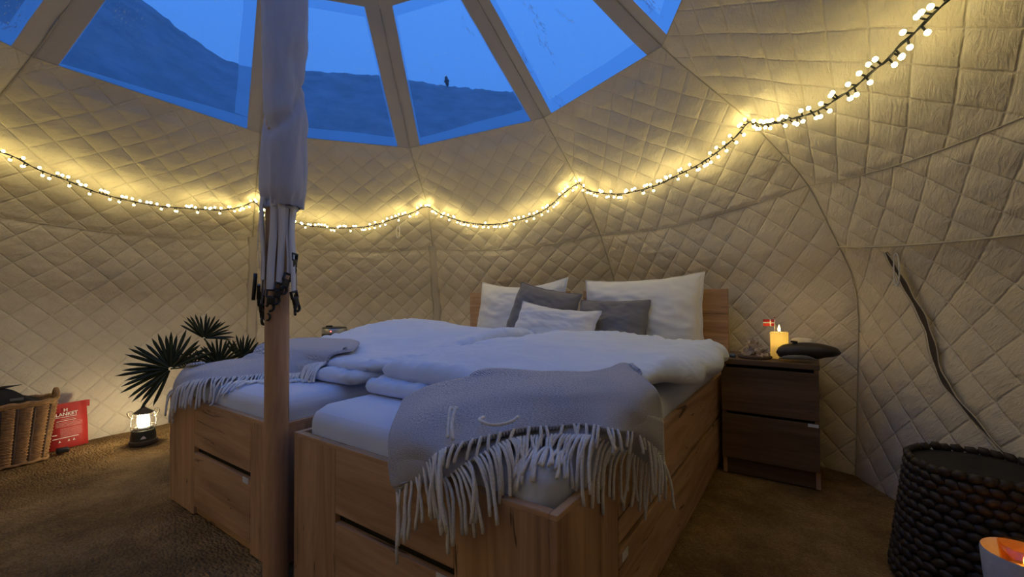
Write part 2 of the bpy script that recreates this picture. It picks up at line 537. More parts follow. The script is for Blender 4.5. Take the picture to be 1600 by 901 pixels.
SIDES = ['left', 'back_left', 'back', 'back_right', 'right', 'right_front', 'front_right', 'front', 'front_left', 'left_front']
WLAB = ['quilted cream tent wall on the far left behind the lantern and basket',
        'quilted cream tent wall panel behind the wooden pole and potted palm',
        'quilted cream tent wall panel behind the left half of the headboard',
        'quilted cream tent wall panel behind the candle and nightstand',
        'quilted cream tent wall with curved dark strip as slit shade at the right edge of the picture',
        'quilted cream tent wall panel to the right of the viewer', 'quilted cream tent wall panel beside the viewer',
        'quilted cream tent wall panel behind the viewer', 'quilted cream tent wall panel behind the viewer to the left',
        'quilted cream tent wall panel nearest the wicker basket on the viewer side']
STRIP = .085
for i, m1 in enumerate(ORDER):
    m2 = ORDER[(i + 1) % 10]
    vis = i < 5
    base = (mer_pt(m1, 0) + mer_pt(m2, 0)) / 2
    r = root('wall_' + SIDES[i], base, WLAB[i], 'tent wall', 'tent wall panels', 'structure')
    st = .0115 if vis else .03
    cloth(m1, m2, 0, 2, 'lower_panel', r, st, seed=i)
    cloth(m1, m2, 2, 4, 'upper_panel', r, st, seed=i + 20, plain_top=.07)
    cloth(m1, m2, 4, 5, 'roof_strip', r, .03, False, lambda w: 0, lambda w: STRIP / w, 'liner', i)
    cloth(m1, m2, 4, 5, 'roof_strip', r, .03, False, lambda w: 1 - STRIP / w, lambda w: 1, 'liner', i + 3)
    cloth(m1, m2, 5, 5.12, 'head_band', r, .03, False, mat='liner', seed=i)
    cloth(m1, m2, 5.12, 5.80, 'upper_strip', r, .05, False, lambda w: 0, lambda w: .05 / w, 'liner', i)
    cloth(m1, m2, 5.12, 5.80, 'upper_strip', r, .05, False, lambda w: 1 - .05 / w, lambda w: 1, 'liner', i + 3)
    cloth(m1, m2, 5.80, 6, 'roof_cap', r, .03, False, mat='liner', seed=i)
    # seam cord up the frame line
    mb = MB()
    mb.tube([mer_pt(m1, v / 6) + Vector((CX - mer_pt(m1, v / 6).x, CY - mer_pt(m1, v / 6).y, 0)).normalized() * .004 for v in range(0, 31)], .0025, 5)
    mb.build('seam_cord', M['piping'], r)
    # eaves seam and sill seam
    for vv in (2.0, 4.0):
        mb = MB()
        mb.tube([surf(m1, m2, k / 24, vv) + inward(m1, m2, min(max(k / 24, .01), .99), vv) * .002 for k in range(25)], .0016, 5)
        mb.build('seam_cord', M['piping'], r)
    # ---- window in the roof panel
    wr = root('window_%d' % (i + 1), surf(m1, m2, .5, 4.0), ['clear roof window with dark slope behind it, left of the wrapped pole',
        'clear roof window directly right of the wrapped pole', 'clear roof window with a dark fleck, middle of the back roof',
        'wet streaked clear roof window right of the middle', 'clear roof window cut by the top edge at the right',
        'clear roof window overhead right', 'clear roof window above the viewer', 'clear roof window behind the viewer',
        'clear roof window behind the viewer to the left', 'clear roof window at the top left corner'][i], 'window', 'roof windows', 'structure')
    wd = lambda v: (surf(m1, m2, 1, v) - surf(m1, m2, 0, v)).length
    nL = (surf(m1, m2, .5, 5) - surf(m1, m2, .5, 4)).length
    mb = MB(); P = []; uv = []
    for a in range(25):
        v = 4 + a / 24; w = wd(v); s = (STRIP - .012) / w; row = []
        for b in range(25):
            u = s + (1 - 2 * s) * b / 24
            q = Vector((u * w * 3, v * 2, i * 5.))
            row.append(surf(m1, m2, u, v) - inward(m1, m2, u, min(v, 4.99)) * (.012 + .006 * noise.noise(q) + .004 * noise.noise(q * 3)))
            uv.append((u * w, v * nL))
        P.append(row)
    mb.grid(P); mb.uv = uv
    mb.build('pane', M['pane'], wr)
    mb = MB(); P = []; uv = []                         # smaller unseen pane below the peak, added for blue light from above
    for a in range(9):
        v = 5.12 + .68 * a / 8; w = wd(v); s = min(.45, .045 / w); row = []
        for b in range(9):
            u = s + (1 - 2 * s) * b / 8
            row.append(surf(m1, m2, u, v) - inward(m1, m2, u, v) * .008); uv.append((u * w, v * nL))
        P.append(row)
    mb.grid(P); mb.uv = uv
    mb.build('added_peak_pane', M['pane'], wr)
    if i in (0, 2, 3, 4, 9):                           # water beads and short runs on the film
        rd_ = random.Random(40 + i); mb = MB()
        for q_ in range({0: 40, 2: 26, 3: 150, 4: 50, 9: 60}[i]):
            cu_, cv_ = rd_.choice({3: [(.125, 4.5), (.125, 4.4), (.37, 4.37), (.44, 4.5), (.46, 4.6), (.2, 4.03), (.66, 4.49)], 0: [(.16, 4.5), (.2, 4.45), (.3, 4.45)], 2: [(.8, 4.79), (.34, 4.39), (.11, 4.05)], 4: [(.17, 4.15), (.2, 4.3)]}.get(i, [(.85, 4.15), (.8, 4.3)]))
            u = min(max(cu_ + rd_.gauss(0, .022), .10), .90); v = min(max(cv_ + rd_.gauss(0, .05), 4.015), 4.97)
            p = surf(m1, m2, u, v) - inward(m1, m2, u, v) * .003; t_ = (surf(m1, m2, u, v + .01) - surf(m1, m2, u, v)).normalized()
            L_ = rd_.choice((.003, .004, .006, .014)) ; bm = bmesh.new(); bmesh.ops.create_icosphere(bm, subdivisions=1, radius=1)
            T = Matrix.Translation(p) @ t_.to_track_quat('Z', 'Y').to_matrix().to_4x4() @ Matrix.Diagonal((.0024, .0024, L_, 1)); mb.bm(bm, T)
        o = mb.build('water_drops', M['drop'], wr); o['kind'] = 'stuff'
    # hazy welded hems round the film: bottom, top, left, right widths differ from window to window
    hem_w = {0: (.012, .085, .05, .004, .075), 1: (.085, .080, .05, .008, .012), 2: (.060, .095, .05, .012, .010), 3: (.085, .085, .05, .040, .006), 4: (.075, .085, .05, .060, .02), 9: (.07, .09, .05, .02, .05)}.get(i, (.08, .08, .05, .03, .03))
    def hp(u, v): return surf(m1, m2, u, v) - inward(m1, m2, min(max(u, .01), .99), min(v, 4.99)) * .004
    for kind in range(4):
        mb = MB(); P = []
        for a in range(13):
            f = a / 12
            hb = (hem_w[0] + (hem_w[1] - hem_w[0]) * f) / nL
            if kind < 2:
                va, vb = (4 - .005, 4 + hb + .003 * math.sin(a * .9 + i)) if kind == 0 else (5 - hem_w[2] / nL, 5 + .005)
                row = []
                for v in (va, vb):
                    w = wd(min(max(v, 4), 5)); s = (STRIP - .012) / w
                    row.append(hp(s + (1 - 2 * s) * f, v))
                P.append(row)
            else:
                h0 = hem_w[0 if kind == 2 else 1] / nL
                v = 4 + h0 + (1 - h0 - hem_w[2] / nL) * f; w = wd(v); s0 = (STRIP - .012) / w
                s1 = (STRIP + hem_w[3 if kind == 2 else 4] * (.9 + .25 * noise.noise(Vector((v * 3, kind, i))))) / w
                P.append([hp(s0, v), hp(s1, v)] if kind == 2 else [hp(1 - s1, v), hp(1 - s0, v)])
        mb.grid(P)
        mb.build('hem_strip', M['hem'], wr)

WALL = {s: bpy.data.objects['wall_' + s] for s in SIDES}
# flat seam bands down the two back corners
for m, s in (('L0', 'back_left'), ('R0', 'back')):
    mb = MB(); P = []
    for k in range(41):
        v = k / 40 * 2.05
        c = mer_pt(m, v); rd = Vector((CX - c.x, CY - c.y, 0)).normalized(); sd = Vector((-rd.y, rd.x, 0))
        wv = .005 * math.sin(k * .7)
        P.append([c + sd * (x + wv) + rd * h for x, h in ((-.034, .004), (-.031, .020), (-.014, .024), (.014, .024), (.031, .020), (.034, .004))])
    mb.grid(P)
    mb.build('seam_band', M['liner'], WALL[s])
    for sg in (-1, 1):
        mb = MB()
        mb.tube([p[0 if sg < 0 else 5] + (p[0 if sg < 0 else 5] - p[2]) * .1 + Vector((CX - p[0].x, CY - p[0].y, 0)).normalized() * .016 for p in [[Vector(q) for q in row] for row in P]], .0028, 5)
        mb.build('band_piping', M['zip'] if 0 else M['piping'], WALL[s])

# door in the right-hand wall: curved slit, its shade put in as a dark strip, lintel seam
SLIT = [(.222, 1.37), (.225, 1.206), (.239, 1.047), (.271, .913), (.294, .804), (.318, .684), (.357, .604), (.421, .516), (.5, .419), (.60, .34), (.72, .29)]
dr = root('door_1', surf('R2', 'R3', .45, 0), 'closed tent door flap with curved dark strip as slit shade in the right wall', 'door', None, 'structure')
ZP = [Vector((a, b, 0)) for a, b in SLIT]
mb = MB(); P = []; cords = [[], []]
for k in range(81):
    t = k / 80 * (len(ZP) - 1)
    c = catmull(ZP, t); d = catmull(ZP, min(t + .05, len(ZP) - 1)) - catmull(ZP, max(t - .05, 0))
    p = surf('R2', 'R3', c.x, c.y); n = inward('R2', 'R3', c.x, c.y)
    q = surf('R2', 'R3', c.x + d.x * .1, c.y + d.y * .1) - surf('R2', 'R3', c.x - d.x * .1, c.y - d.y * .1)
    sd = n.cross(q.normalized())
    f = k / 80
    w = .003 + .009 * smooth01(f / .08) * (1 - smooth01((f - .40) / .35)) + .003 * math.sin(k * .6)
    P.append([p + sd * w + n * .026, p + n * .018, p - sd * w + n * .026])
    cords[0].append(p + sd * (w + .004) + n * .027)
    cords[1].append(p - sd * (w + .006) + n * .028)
mb.grid(P); mb.build('slit_shade', M['zip'], dr)
for cd in cords:
    mb = MB(); mb.tube(cd, .0018, 6); mb.build('flap_edge', M['liner'], dr)
mb = MB(); mb.tube([surf('R2', 'R3', k / 30, 1.41) + inward('R2', 'R3', min(max(k / 30, .01), .99), 1.41) * .014 for k in range(31)], .004, 5)
mb.build('lintel_seam', M['piping'], dr)
# tie loops of white cord
def tie_loop(parent, m1, m2, u, v, L):
    p = surf(m1, m2, u, v) + inward(m1, m2, u, v) * .024
    sd = (surf(m1, m2, u + .01, v) - surf(m1, m2, u, v)).normalized()
    mb = MB()
    mb.tube([p + sd * .014 * math.sin(a * PI / 10) * (1 if a < 21 else 1) + Vector((0, 0, -L * (1 - math.cos(a * PI / 10)) / 2)) for a in range(20)], .0028, 5, closed=True)
    mb.build('tie_loop', M['strap'], parent)
tie_loop(WALL['back_left'], 'L0', 'R0', .80, 2.62, .10)
tie_loop(dr, 'R2', 'R3', .255, 1.36, .13)
tie_loop(WALL['back_left'], 'L0', 'R0', .205, 2.5, .07)

# ---- floor
mb = MB()
ring = [mer_pt(m, 0) for m in ORDER]
c = Vector((CX, CY, 0))
P = []
for k in range(0, 61):
    row = []
    for j in range(120):
        a = j / 12; i0 = int(a); f = a - i0
        e = ring[i0 % 10].lerp(ring[(i0 + 1) % 10], f)
        e = c + (e - c) * 1.03; e.z = 0
        p = c.lerp(e, .001 + k / 60 * .999)
        p.z = -.0045 + .0045 * noise.noise(Vector((p.x * 5, p.y * 5, 3)))
        row.append(p)
    P.append(row)
mb.grid(P, closed=True)
tag(mb.build('floor', M['carpet']), 'brown coir matting covering the tent floor', 'floor', None, 'structure')

# ---- outside: ground and the dusk slope seen through the roof windows
mb = MB()
mb.grid([[Vector((x * 20 - 100 + CX, y * 20 - 100, -.05)) for x in range(11)] for y in range(11)])
tag(mb.build('ground', M['ground']), 'dark grass ground outside the tent', 'ground', None, 'structure')
HILL = [(-75, 15), (-60, 14.5), (-50, 13), (-40.2, 10.6), (-37, 10.0), (-34, 9.5), (-31, 9.45), (-26, 9.78), (-17.3, 10.1), (-8, 9.95), (0, 9.77), (3, 9.5), (6, 8.4), (10, 6.5), (20, 4), (44, 1)]
def hill_h(a):
    for (a0, h0), (a1, h1) in zip(HILL, HILL[1:]):
        if a0 <= a <= a1: return h0 + (h1 - h0) * (a - a0) / (a1 - a0)
    return 1.
mb = MB(); P = []
cl = cam.location
for j in range(0, 260):
    a = -75 + 119 * j / 259
    az = math.radians(90 + math.degrees(YAW) - a)
    d = Vector((math.cos(az), math.sin(az), 0))
    hh = hill_h(a)
    row = []
    for k in range(0, 25):
        t = k / 24
        D = 9 + 9.5 * t
        z = -.1 + (hh + .1) * (t ** .8)
        q = Vector((a * .35, t * 9, 1))
        z += (.05 * noise.noise(q * 2) + .07 * noise.noise(q * 8) + .06 * noise.noise(q * 19)) * t
        row.append(Vector((cl.x, cl.y, 0)) + d * D + Vector((0, 0, z)))
    row.append(Vector((cl.x, cl.y, 0)) + d * 26 + Vector((0, 0, hh * .8)))
    row.append(Vector((cl.x, cl.y, 0)) + d * 40 + Vector((0, 0, -.1)))
    P.append(row)
mb.grid(P)
tag(mb.build('hillside', M['hill']), 'dark dusk slope rising behind the roof windows', 'hill', None, 'structure')

# small dark leaf lying on the outside of the middle window
p = surf('R0', 'R1', .4385, 4.445) - inward('R0', 'R1', .4385, 4.445) * .03
n = inward('R0', 'R1', .4385, 4.445); a = (surf('R0', 'R1', .4385, 4.46) - surf('R0', 'R1', .4385, 4.445)).normalized(); b = n.cross(a)
mb = MB(); rows = []
for k in range(9):
    t = k / 8; w = .016 * math.sin(PI * (.08 + .88 * t)) * (1 + .25 * math.sin(k * 2.1)); q = p + a * (.032 - .064 * t) + b * .012 * t
    rows.append([q - b * w, q - n * .004, q + b * w, q + n * .002])
mb.grid(rows, closed=True)
tag(mb.build('leaf', M['slot']), 'small dark leaf stuck on the middle roof window', 'leaf')

# ================================================================== FURNITURE
BW, GAP, BH, BL = .921, .082, .465, 2.083

def make_bed(x0, label, side_right):
    x1 = x0 + BW
    r = root('bed', ((x0 + x1) / 2, BL / 2, 0), label, 'bed', 'two drawer beds')
    def part(name, mat, *bx, b=.002, parent=None):
        mb = MB(); mb.box(*bx, b=b); return mb.build(name, M[mat], parent or r, smooth=False)
    sl, sr = x0 + (.270 if x0 < .5 else .216), x1 - (.172 if x0 < .5 else .262)
    # foot end: stiles, drawer fronts, recessed slot
    part('foot_stile', 'wood_z', x0 + .018, sl - .002, 0, .018, .0, BH - .012)
    part('foot_stile', 'wood_z', sr + .002, x1 - .018, 0, .018, .0, BH - .012)
    part('drawer_front', 'wood_x', sl, sr, .0, .018, .276, BH - .012)
    d = part('drawer_front', 'wood_x', sl, sr, .0, .018, .035, .250)
    part('paper_tag', 'paper', sr - .052, sr - .012, -.0015, .0005, .233, .252, b=0, parent=d)
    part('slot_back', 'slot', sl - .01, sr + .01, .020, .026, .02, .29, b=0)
    part('plinth', 'wood_x', sl - .002, sr + .002, .012, .03, 0, .034)
    # sides
    for sx, face in ((x0, -1), (x1, 1)):
        xa, xb = (sx, sx + .018) if face < 0 else (sx - .018, sx)
        if face > 0 and side_right:
            part('side_stile', 'wood_z', xa, xb, 0, .305, 0, BH - .012)
            part('side_drawer_front', 'wood_y', xa, xb, .309, BL - .12, .268, BH - .012)
            d = part('side_drawer_front', 'wood_y', xa, xb, .309, BL - .12, .035, .248)
            part('paper_tag', 'paper', xb - .0005, xb + .0015, .33, .37, .214, .236, b=0, parent=d)
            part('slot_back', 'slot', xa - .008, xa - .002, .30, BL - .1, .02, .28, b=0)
            part('side_stile', 'wood_z', xa, xb, BL - .116, BL, 0, BH - .012)
            part('plinth', 'wood_y', xa - .006, xb - .01, .3, BL - .11, 0, .034)
        else:
            part('side_panel', 'wood_z', xa, xb, 0, BL, 0, BH - .012)
    part('top_rim', 'wood_x', x0 + .018, x1 - .018, 0, .022, BH - .012, BH)
    part('top_rim', 'wood_y', x0, x0 + .018, 0, BL - .03, BH - .012, BH)
    part('top_rim', 'wood_y', x1 - .018, x1, 0, BL - .03, BH - .012, BH)
    part('slat_deck', 'wood_x', x0 + .02, x1 - .02, .03, BL - .04, .36, .385)
    part('headboard', 'wood_x', x0 + .001, x1 - .001, BL - .026, BL + .004, .02, .919, b=.003)
    return r
make_bed(-.03, 'oak drawer bed on the left, half behind the wooden pole', False)
make_bed(BW + GAP, 'oak drawer bed on the right, nearest the nightstand', True)

# ---- mattresses in fitted sheets
MZ = .545
def make_mattress(x0, x1, y0, y1, label, seed):
    bm = bmesh.new()
    bmesh.ops.create_cube(bm, size=1)
    bmesh.ops.subdivide_edges(bm, edges=bm.edges[:], cuts=34, use_grid_fill=True)
    z0, z1 = .386, MZ
    rr = .055
    mb = MB()
    for v in bm.verts:
        p = Vector(((x0 + x1) / 2 + v.co.x * (x1 - x0), (y0 + y1) / 2 + v.co.y * (y1 - y0), (z0 + z1) / 2 + v.co.z * (z1 - z0)))
        q = Vector((min(max(p.x, x0 + rr), x1 - rr), min(max(p.y, y0 + rr), y1 - rr), min(max(p.z, z0 + .02), z1 - rr)))
        d = p - q
        if d.length > 1e-6:
            m = max(abs(d.x), abs(d.y), abs(d.z))
            d = d.normalized() * (rr if d.z > -.001 else max(m, rr * .9))
            p = q + d
        e = 1 - smooth01((z1 - p.z) / .01)
        k = smooth01((z1 - .03 - p.z) / .05)
        n = noise.noise(Vector((p.x * 12 + seed, p.y * 12, p.z * 5))) * .006 * k
        p += Vector((n, n * .6, 0)) if k else Vector((0, 0, .004 * noise.noise(Vector((p.x * 3, p.y * 3, seed)))))
        v.co = p
    mb.bm(bm)
    o = mb.build('mattress', M['sheet'])
    return tag(o, label, 'mattress', 'mattresses in white fitted sheets')
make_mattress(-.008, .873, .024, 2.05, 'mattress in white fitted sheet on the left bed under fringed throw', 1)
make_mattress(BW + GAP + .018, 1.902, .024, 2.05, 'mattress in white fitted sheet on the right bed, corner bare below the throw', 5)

# ---- duvets
def slab(x0, x1, y0, y1, zb, T, seed, nx=96, ny=116, edge=.06, warp=.03, wr=.012, name='duvet', parent=None, R=.10, xr=None):
    """puffy closed quilt slab with rounded corners; T(a,b) thickness, xr(y) right-hand edge"""
    top = []; bot = []
    for j in range(ny + 1):
        b = j / ny; b = .5 - .5 * math.cos(PI * (.15 + .7 * b)) / math.cos(PI * .15); rt = []; rb = []
        for i in range(nx + 1):
            a = i / nx; a = .5 - .5 * math.cos(PI * (.15 + .7 * a)) / math.cos(PI * .15)
            y = y0 + (y1 - y0) * b
            xe = xr(y) if xr else x1
            x = x0 + (xe - x0) * a
            dx = min(a, 1 - a) * (xe - x0); dy = min(b, 1 - b) * (y1 - y0)
            ex = min(1, dx / edge); ey = min(1, dy / edge)
            e = math.sqrt(max(0, 1 - (1 - ex) ** 2)) * math.sqrt(max(0, 1 - (1 - ey) ** 2))
            # round the corners in plan
            ox, oy = max(0, R - dx), max(0, R - dy)
            if ox > 0 and oy > 0:
                m = max(ox, oy); k = m / math.hypot(ox, oy)
                x += (ox - ox * k) * (1 if a < .5 else -1); y += (oy - oy * k) * (1 if b < .5 else -1)
            x += warp * noise.noise(Vector((y * 5, seed, 0))) * (2 * a - 1)
            y += warp * noise.noise(Vector((x * 5, seed + 9, 0))) * (1 - 2 * b)
            t = T(a, b)
            fold = noise.noise(Vector((x * 4 + seed, y * 4, 0))) * 1.1 + noise.noise(Vector((x * 11 + y * 4, y * 8 - x * 5, seed))) * .5 - .5 * abs(noise.noise(Vector((x * 7 - y * 3, y * 5 + x * 4, seed + 2))))
            near = smooth01(1 - min(dx, dy) / .20)
            pk = noise.noise(Vector((x * (34 if dy < dx else 9), y * (34 if dx < dy else 9), seed))) * near
            z = zb + t * (.5 + .5 * e) + (wr * fold + .012 * pk) * e
            lo = zb + t * (.5 - .5 * e)
            s = max(0, x - 1.905) if xr else 0
            z -= .45 * s; lo -= .45 * s
            rt.append(Vector((x, y, z))); rb.append(Vector((x, y, lo)))
        top.append(rt); bot.append(rb)
    mb = MB(); mb.grid(top); mb.grid(bot)
    bm = bmesh.new()
    vs = [bm.verts.new(v) for v in mb.v]
    for f in mb.f:
        try: bm.faces.new([vs[i] for i in f])
        except ValueError: pass
    bmesh.ops.remove_doubles(bm, verts=bm.verts[:], dist=.0008)
    bmesh.ops.recalc_face_normals(bm, faces=bm.faces[:])
    m2 = MB(); m2.bm(bm)
    return m2.build(name, M['duvet'], parent)

def TL(a, b): return .058 + .080 * smooth01((b - .25) / .40) * (1 - .6 * smooth01((b - .75) / .25)) + .02 * math.sin(a * 5 + 1) * smooth01(b * 3)
def XR(y): return 1.905 + .095 * smooth01((y - .62) / .42)
def TR(a, b): return .072 + .020 * smooth01((b - .1) / .4) + .012 * math.sin(a * 6)
dl = root('duvet', (.5, 1.0, MZ), 'white duvet on the left bed, folded back behind the fringed throw', 'duvet', 'white duvets')
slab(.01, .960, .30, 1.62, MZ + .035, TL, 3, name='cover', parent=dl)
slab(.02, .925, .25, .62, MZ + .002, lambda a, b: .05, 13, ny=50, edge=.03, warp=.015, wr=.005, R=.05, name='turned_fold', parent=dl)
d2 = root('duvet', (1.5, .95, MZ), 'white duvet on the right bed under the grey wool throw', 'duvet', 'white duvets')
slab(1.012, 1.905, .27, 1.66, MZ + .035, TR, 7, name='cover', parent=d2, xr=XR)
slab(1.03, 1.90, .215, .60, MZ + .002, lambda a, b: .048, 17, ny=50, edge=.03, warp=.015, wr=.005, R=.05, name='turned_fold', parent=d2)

def support(x, y):
    """height of what lies on the beds at x, y"""
    z = -9.
    for x0, x1 in ((-.03, BW - .03), (BW + GAP, 2 * BW + GAP)):
        if x0 <= x <= x1 and 0 <= y <= BL: z = BH
        xa, xb = x0 + .022, x1 - .02
        if xa <= x <= xb and .024 <= y <= 2.05:
            e = min(x - xa, xb - x, y - .024)
            z = max(z, MZ - .055 + math.sqrt(max(0, .055 ** 2 - max(0, .055 - e) ** 2)))
    for x0, x1, y0, y1, zz, T, ed in ((.01, .960, .30, 1.62, .035, TL, .07), (1.012, XR(y) - .01, .27, 1.66, .035, TR, .07), (1.03, 1.90, .215, .60, 0., lambda a, b: .05, .05), (.02, .925, .25, .62, 0., lambda a, b: .05, .05)):
        if x0 < x < x1 and y0 < y < y1:
            a = (x - x0) / (x1 - x0); b = (y - y0) / (y1 - y0)
            ex = min(1, min(x - x0, x1 - x) / ed); ey = min(1, min(y - y0, y1 - y) / ed)
            e = math.sqrt(max(0, 1 - (1 - ex) ** 2)) * math.sqrt(max(0, 1 - (1 - ey) ** 2))
            z = max(z, MZ + zz + T(a, b) * (.5 + .5 * e) + .008)
    return z

# ---- wool throws with fringe
def patch(G, s, t):
    """G[col][row] control points, s over columns, t over rows in 0..1"""
    rows = [catmull([c[k] for c in G], s * (len(G) - 1)) for k in range(len(G[0]))]
    return catmull(rows, t * (len(rows) - 1))

def throw_sheet(G, name, parent, ns, nt_, lift=.012, seed=0, thick=.011, amp=.006, uvs=(1.1, .5)):
    P = []; uv = []
    for i in range(ns + 1):
        row = []
        for j in range(nt_ + 1):
            s, t = i / ns, j / nt_
            p = patch(G, s, t)
            q = Vector((p.x * 6, p.y * 6, p.z * 6 + seed))
            p = p + Vector((noise.noise(q) * amp, noise.noise(q + Vector((5, 0, 0))) * amp, abs(noise.noise(q + Vector((0, 9, 0)))) * amp * 1.6))
            sup = support(p.x, p.y) + lift
            if p.z < sup and sup - p.z < .09: p.z = sup
            row.append(p); uv.append((s * uvs[0], t * uvs[1]))
        P.append(row)
    # give it thickness: offset copy along the surface normal
    mb = MB(); mb.grid(P)
    me = bpy.data.meshes.new('tmp'); me.from_pydata(mb.v, [], mb.f); me.update()
    nrm = [v.normal.copy() for v in me.vertices]
    ce = Vector((1, 1, 3))
    bpy.data.meshes.remove(me)
    flip = 1 if sum(n.z for n in nrm) > 0 else -1
    m = nt_ + 1
    V2 = [Vector(v) - nrm[k] * flip * thick for k, v in enumerate(mb.v)]
    n0 = len(mb.v); f0 = list(mb.f)
    mb.v += [tuple(v) for v in V2]
    mb.f += [tuple(i + n0 for i in reversed(f)) for f in f0]
    edge = [i * m for i in range(ns + 1)] + [ns * m + j for j in range(1, m)] + [i * m + m - 1 for i in range(ns - 1, -1, -1)] + [j for j in range(m - 2, 0, -1)]
    for a, b in zip(edge, edge[1:] + edge[:1]): mb.f.append((a, b, b + n0, a + n0))
    mb.uv = uv + uv
    o = mb.build(name, M['wool'], parent)
    return o, P

def tassels(P, parent, s0, s1, n, L, outdir, seed, push=.5, r=.0040):
    rnd = random.Random(seed)
    ns = len(P) - 1
    for k in range(n):
        s = (s0 + (s1 - s0) * (k + rnd.uniform(-.35, .35) + .5) / n) * ns
        i = max(0, min(int(s), ns - 1)); f = s - i
        p = P[i][-1].lerp(P[i + 1][-1], f); q = P[i][-2].lerp(P[i + 1][-2], f)
        d = (p - q).normalized()
        out = outdir(s / ns)
        side = Vector((-out.y, out.x, 0)) * rnd.uniform(-.5, .5)
        ln = L(s / ns) * rnd.uniform(.72, 1.15)
        pts = [q.lerp(p, .5) + Vector((0, 0, .001))]
        cur = p.copy(); pts.append(cur.copy())
        steps = 9
        v = (d * .8 + out * .3 + side * .6).normalized()
        for st in range(steps):
            v = (v + Vector((0, 0, -push)) + side * .10 + Vector((rnd.uniform(-.14, .14), rnd.uniform(-.14, .14), 0))).normalized()
            nx = cur + v * ln / steps
            sp = support(nx.x, nx.y) + .005
            if nx.z < sp:
                if sp - nx.z < .05:
                    nx.z = sp; v.z = max(v.z, -.15); v = (v + out * .5).normalized()
                else:
                    h = Vector((nx.x, nx.y, 0)); 
                    nx = cur + (out * .35 + Vector((0, 0, -1))).normalized() * ln / steps
                    g = 0
                    while support(nx.x, nx.y) > nx.z and g < 12:
                        nx += out * .008; g += 1
            cur = nx; pts.append(cur.copy())
        mb = MB(); mb.tube(pts, [r * (.8 if a < 2 else 1.05 if a > len(pts) - 3 else 1) for a in range(len(pts))], 5)
        mb.build('tassel', M['tassel'], parent)

V_ = Vector
GR = [[(1.345, .134, .585), (1.449, .0, .551), (1.495, -.045, .507), (1.53, -.05, .422)],
 [(1.405, .185, .62), (1.533, .02, .588), (1.592, -.045, .555), (1.634, -.05, .52)],
 [(1.502, .291, .645), (1.597, .136, .62), (1.647, .043, .585), (1.695, -.03, .559)],
 [(1.63, .357, .655), (1.717, .194, .64), (1.743, .127, .61), (1.776, .067, .58)],
 [(1.768, .398, .66), (1.843, .247, .65), (1.867, .197, .62), (1.883, .163, .585)],
 [(1.819, .447, .665), (1.903, .303, .65), (1.935, .242, .62), (1.961, .181, .585)],
 [(1.847, .568, .67), (1.953, .384, .65), (1.988, .311, .605), (1.985, .330, .532)],
 [(1.9, .499, .665), (1.985, .425, .631), (1.99, .467, .552), (1.985, .503, .412)]]
GR = [[V_(p) for p in c] for c in GR]
tr = root('throw_blanket', (1.7, .2, MZ), 'grey herringbone wool throw with long fringe over the right bed corner', 'blanket', 'grey wool throws')
o, P = throw_sheet(GR, 'upper_layer', tr, 110, 46, seed=2)
GU = []
LOW = [V_(p) for p in [(1.56, -.045, .455), (1.659, -.045, .482), (1.731, -.012, .534), (1.78, .046, .566), (1.823, .105, .568), (1.885, .146, .568), (1.935, .165, .565), (1.950, .335, .486), (1.960, .507, .386)]]
for k, lp in enumerate(LOW):
    s = k / (len(LOW) - 1)
    a = patch(GR, s, .62) - V_((0, 0, .02)); b = patch(GR, s, .85) - V_((0, 0, .022))
    GU.append([a, b, lp.lerp(b, .35) - V_((0, 0, .004)), lp])
o2, P2 = throw_sheet(GU, 'under_layer', tr, 100, 20, lift=.004, seed=4, amp=.004)
def out_r(s):
    if s < .42: return V_((-.05, -1, 0))
    if s > .80: return V_((1, .1, 0))
    f = (s - .42) / .38
    return V_((f * .9, -1 + f * .5, 0)).normalized()
tassels(P2, tr, .10, .98, 66, lambda s: .13 + .04 * (1 - min(1, abs(s - .5) * 3)) * -.6 + .01, out_r, 5)
tassels(P, tr, .0, .24, 15, lambda s: .14, out_r, 8)
tassels(P, tr, .24, .86, 24, lambda s: .045, out_r, 9, .3)
tassels(P, tr, .86, 1., 9, lambda s: .12, out_r, 11)
for pts in ([(1.62, .045, .612), (1.635, .02, .622), (1.655, -.005, .60), (1.675, -.03, .575)], [(1.632, .047, .615), (1.65, .02, .623), (1.668, -.01, .598), (1.69, -.03, .572)],
            [(1.70, .062, .602), (1.715, .028, .605), (1.75, .03, .60), (1.775, .06, .602), (1.78, .085, .61)]):
    pp = [V_(p) for p in pts]; mb = MB(); mb.tube([catmull(pp, k / 12 * (len(pp) - 1)) for k in range(13)], .0038, 5); mb.build('tassel', M['tassel'], tr)

GL = [[(.068, .048, .58), (-.02, .042, .553), (-.035, .014, .496), (-.035, .01, .417)],
 [(.069, .174, .59), (.15, .073, .58), (.20, .0, .567), (.18, -.03, .52)],
 [(.087, .307, .60), (.24, .185, .59), (.30, .075, .575), (.33, .005, .555)],
 [(.05, .45, .655), (.283, .315, .62), (.40, .19, .59), (.45, .105, .563)],
 [(.095, .528, .66), (.431, .34, .645), (.51, .25, .605), (.535, .185, .565)],
 [(.23, .59, .665), (.556, .371, .65), (.602, .30, .61), (.60, .24, .572)],
 [(.365, .631, .665), (.641, .424, .65), (.667, .346, .625), (.66, .28, .585)],
 [(.496, .60, .66), (.63, .478, .645), (.69, .373, .625), (.70, .30, .60)]]
GL = [[V_(p) for p in c] for c in GL]
tl = root('throw_blanket', (.35, .25, MZ), 'grey wool throw with pale fringe on the left bed beside the palm', 'blanket', 'grey wool throws')
o, P = throw_sheet(GL, 'upper_layer', tl, 100, 46, seed=6)
def out_l(s): return V_((-.9, -.5, 0)).normalized() if s < .12 else V_((.35, -1, 0)).normalized()
tassels(P, tl, .0, .98, 92, lambda s: .11, out_l, 21, .45)
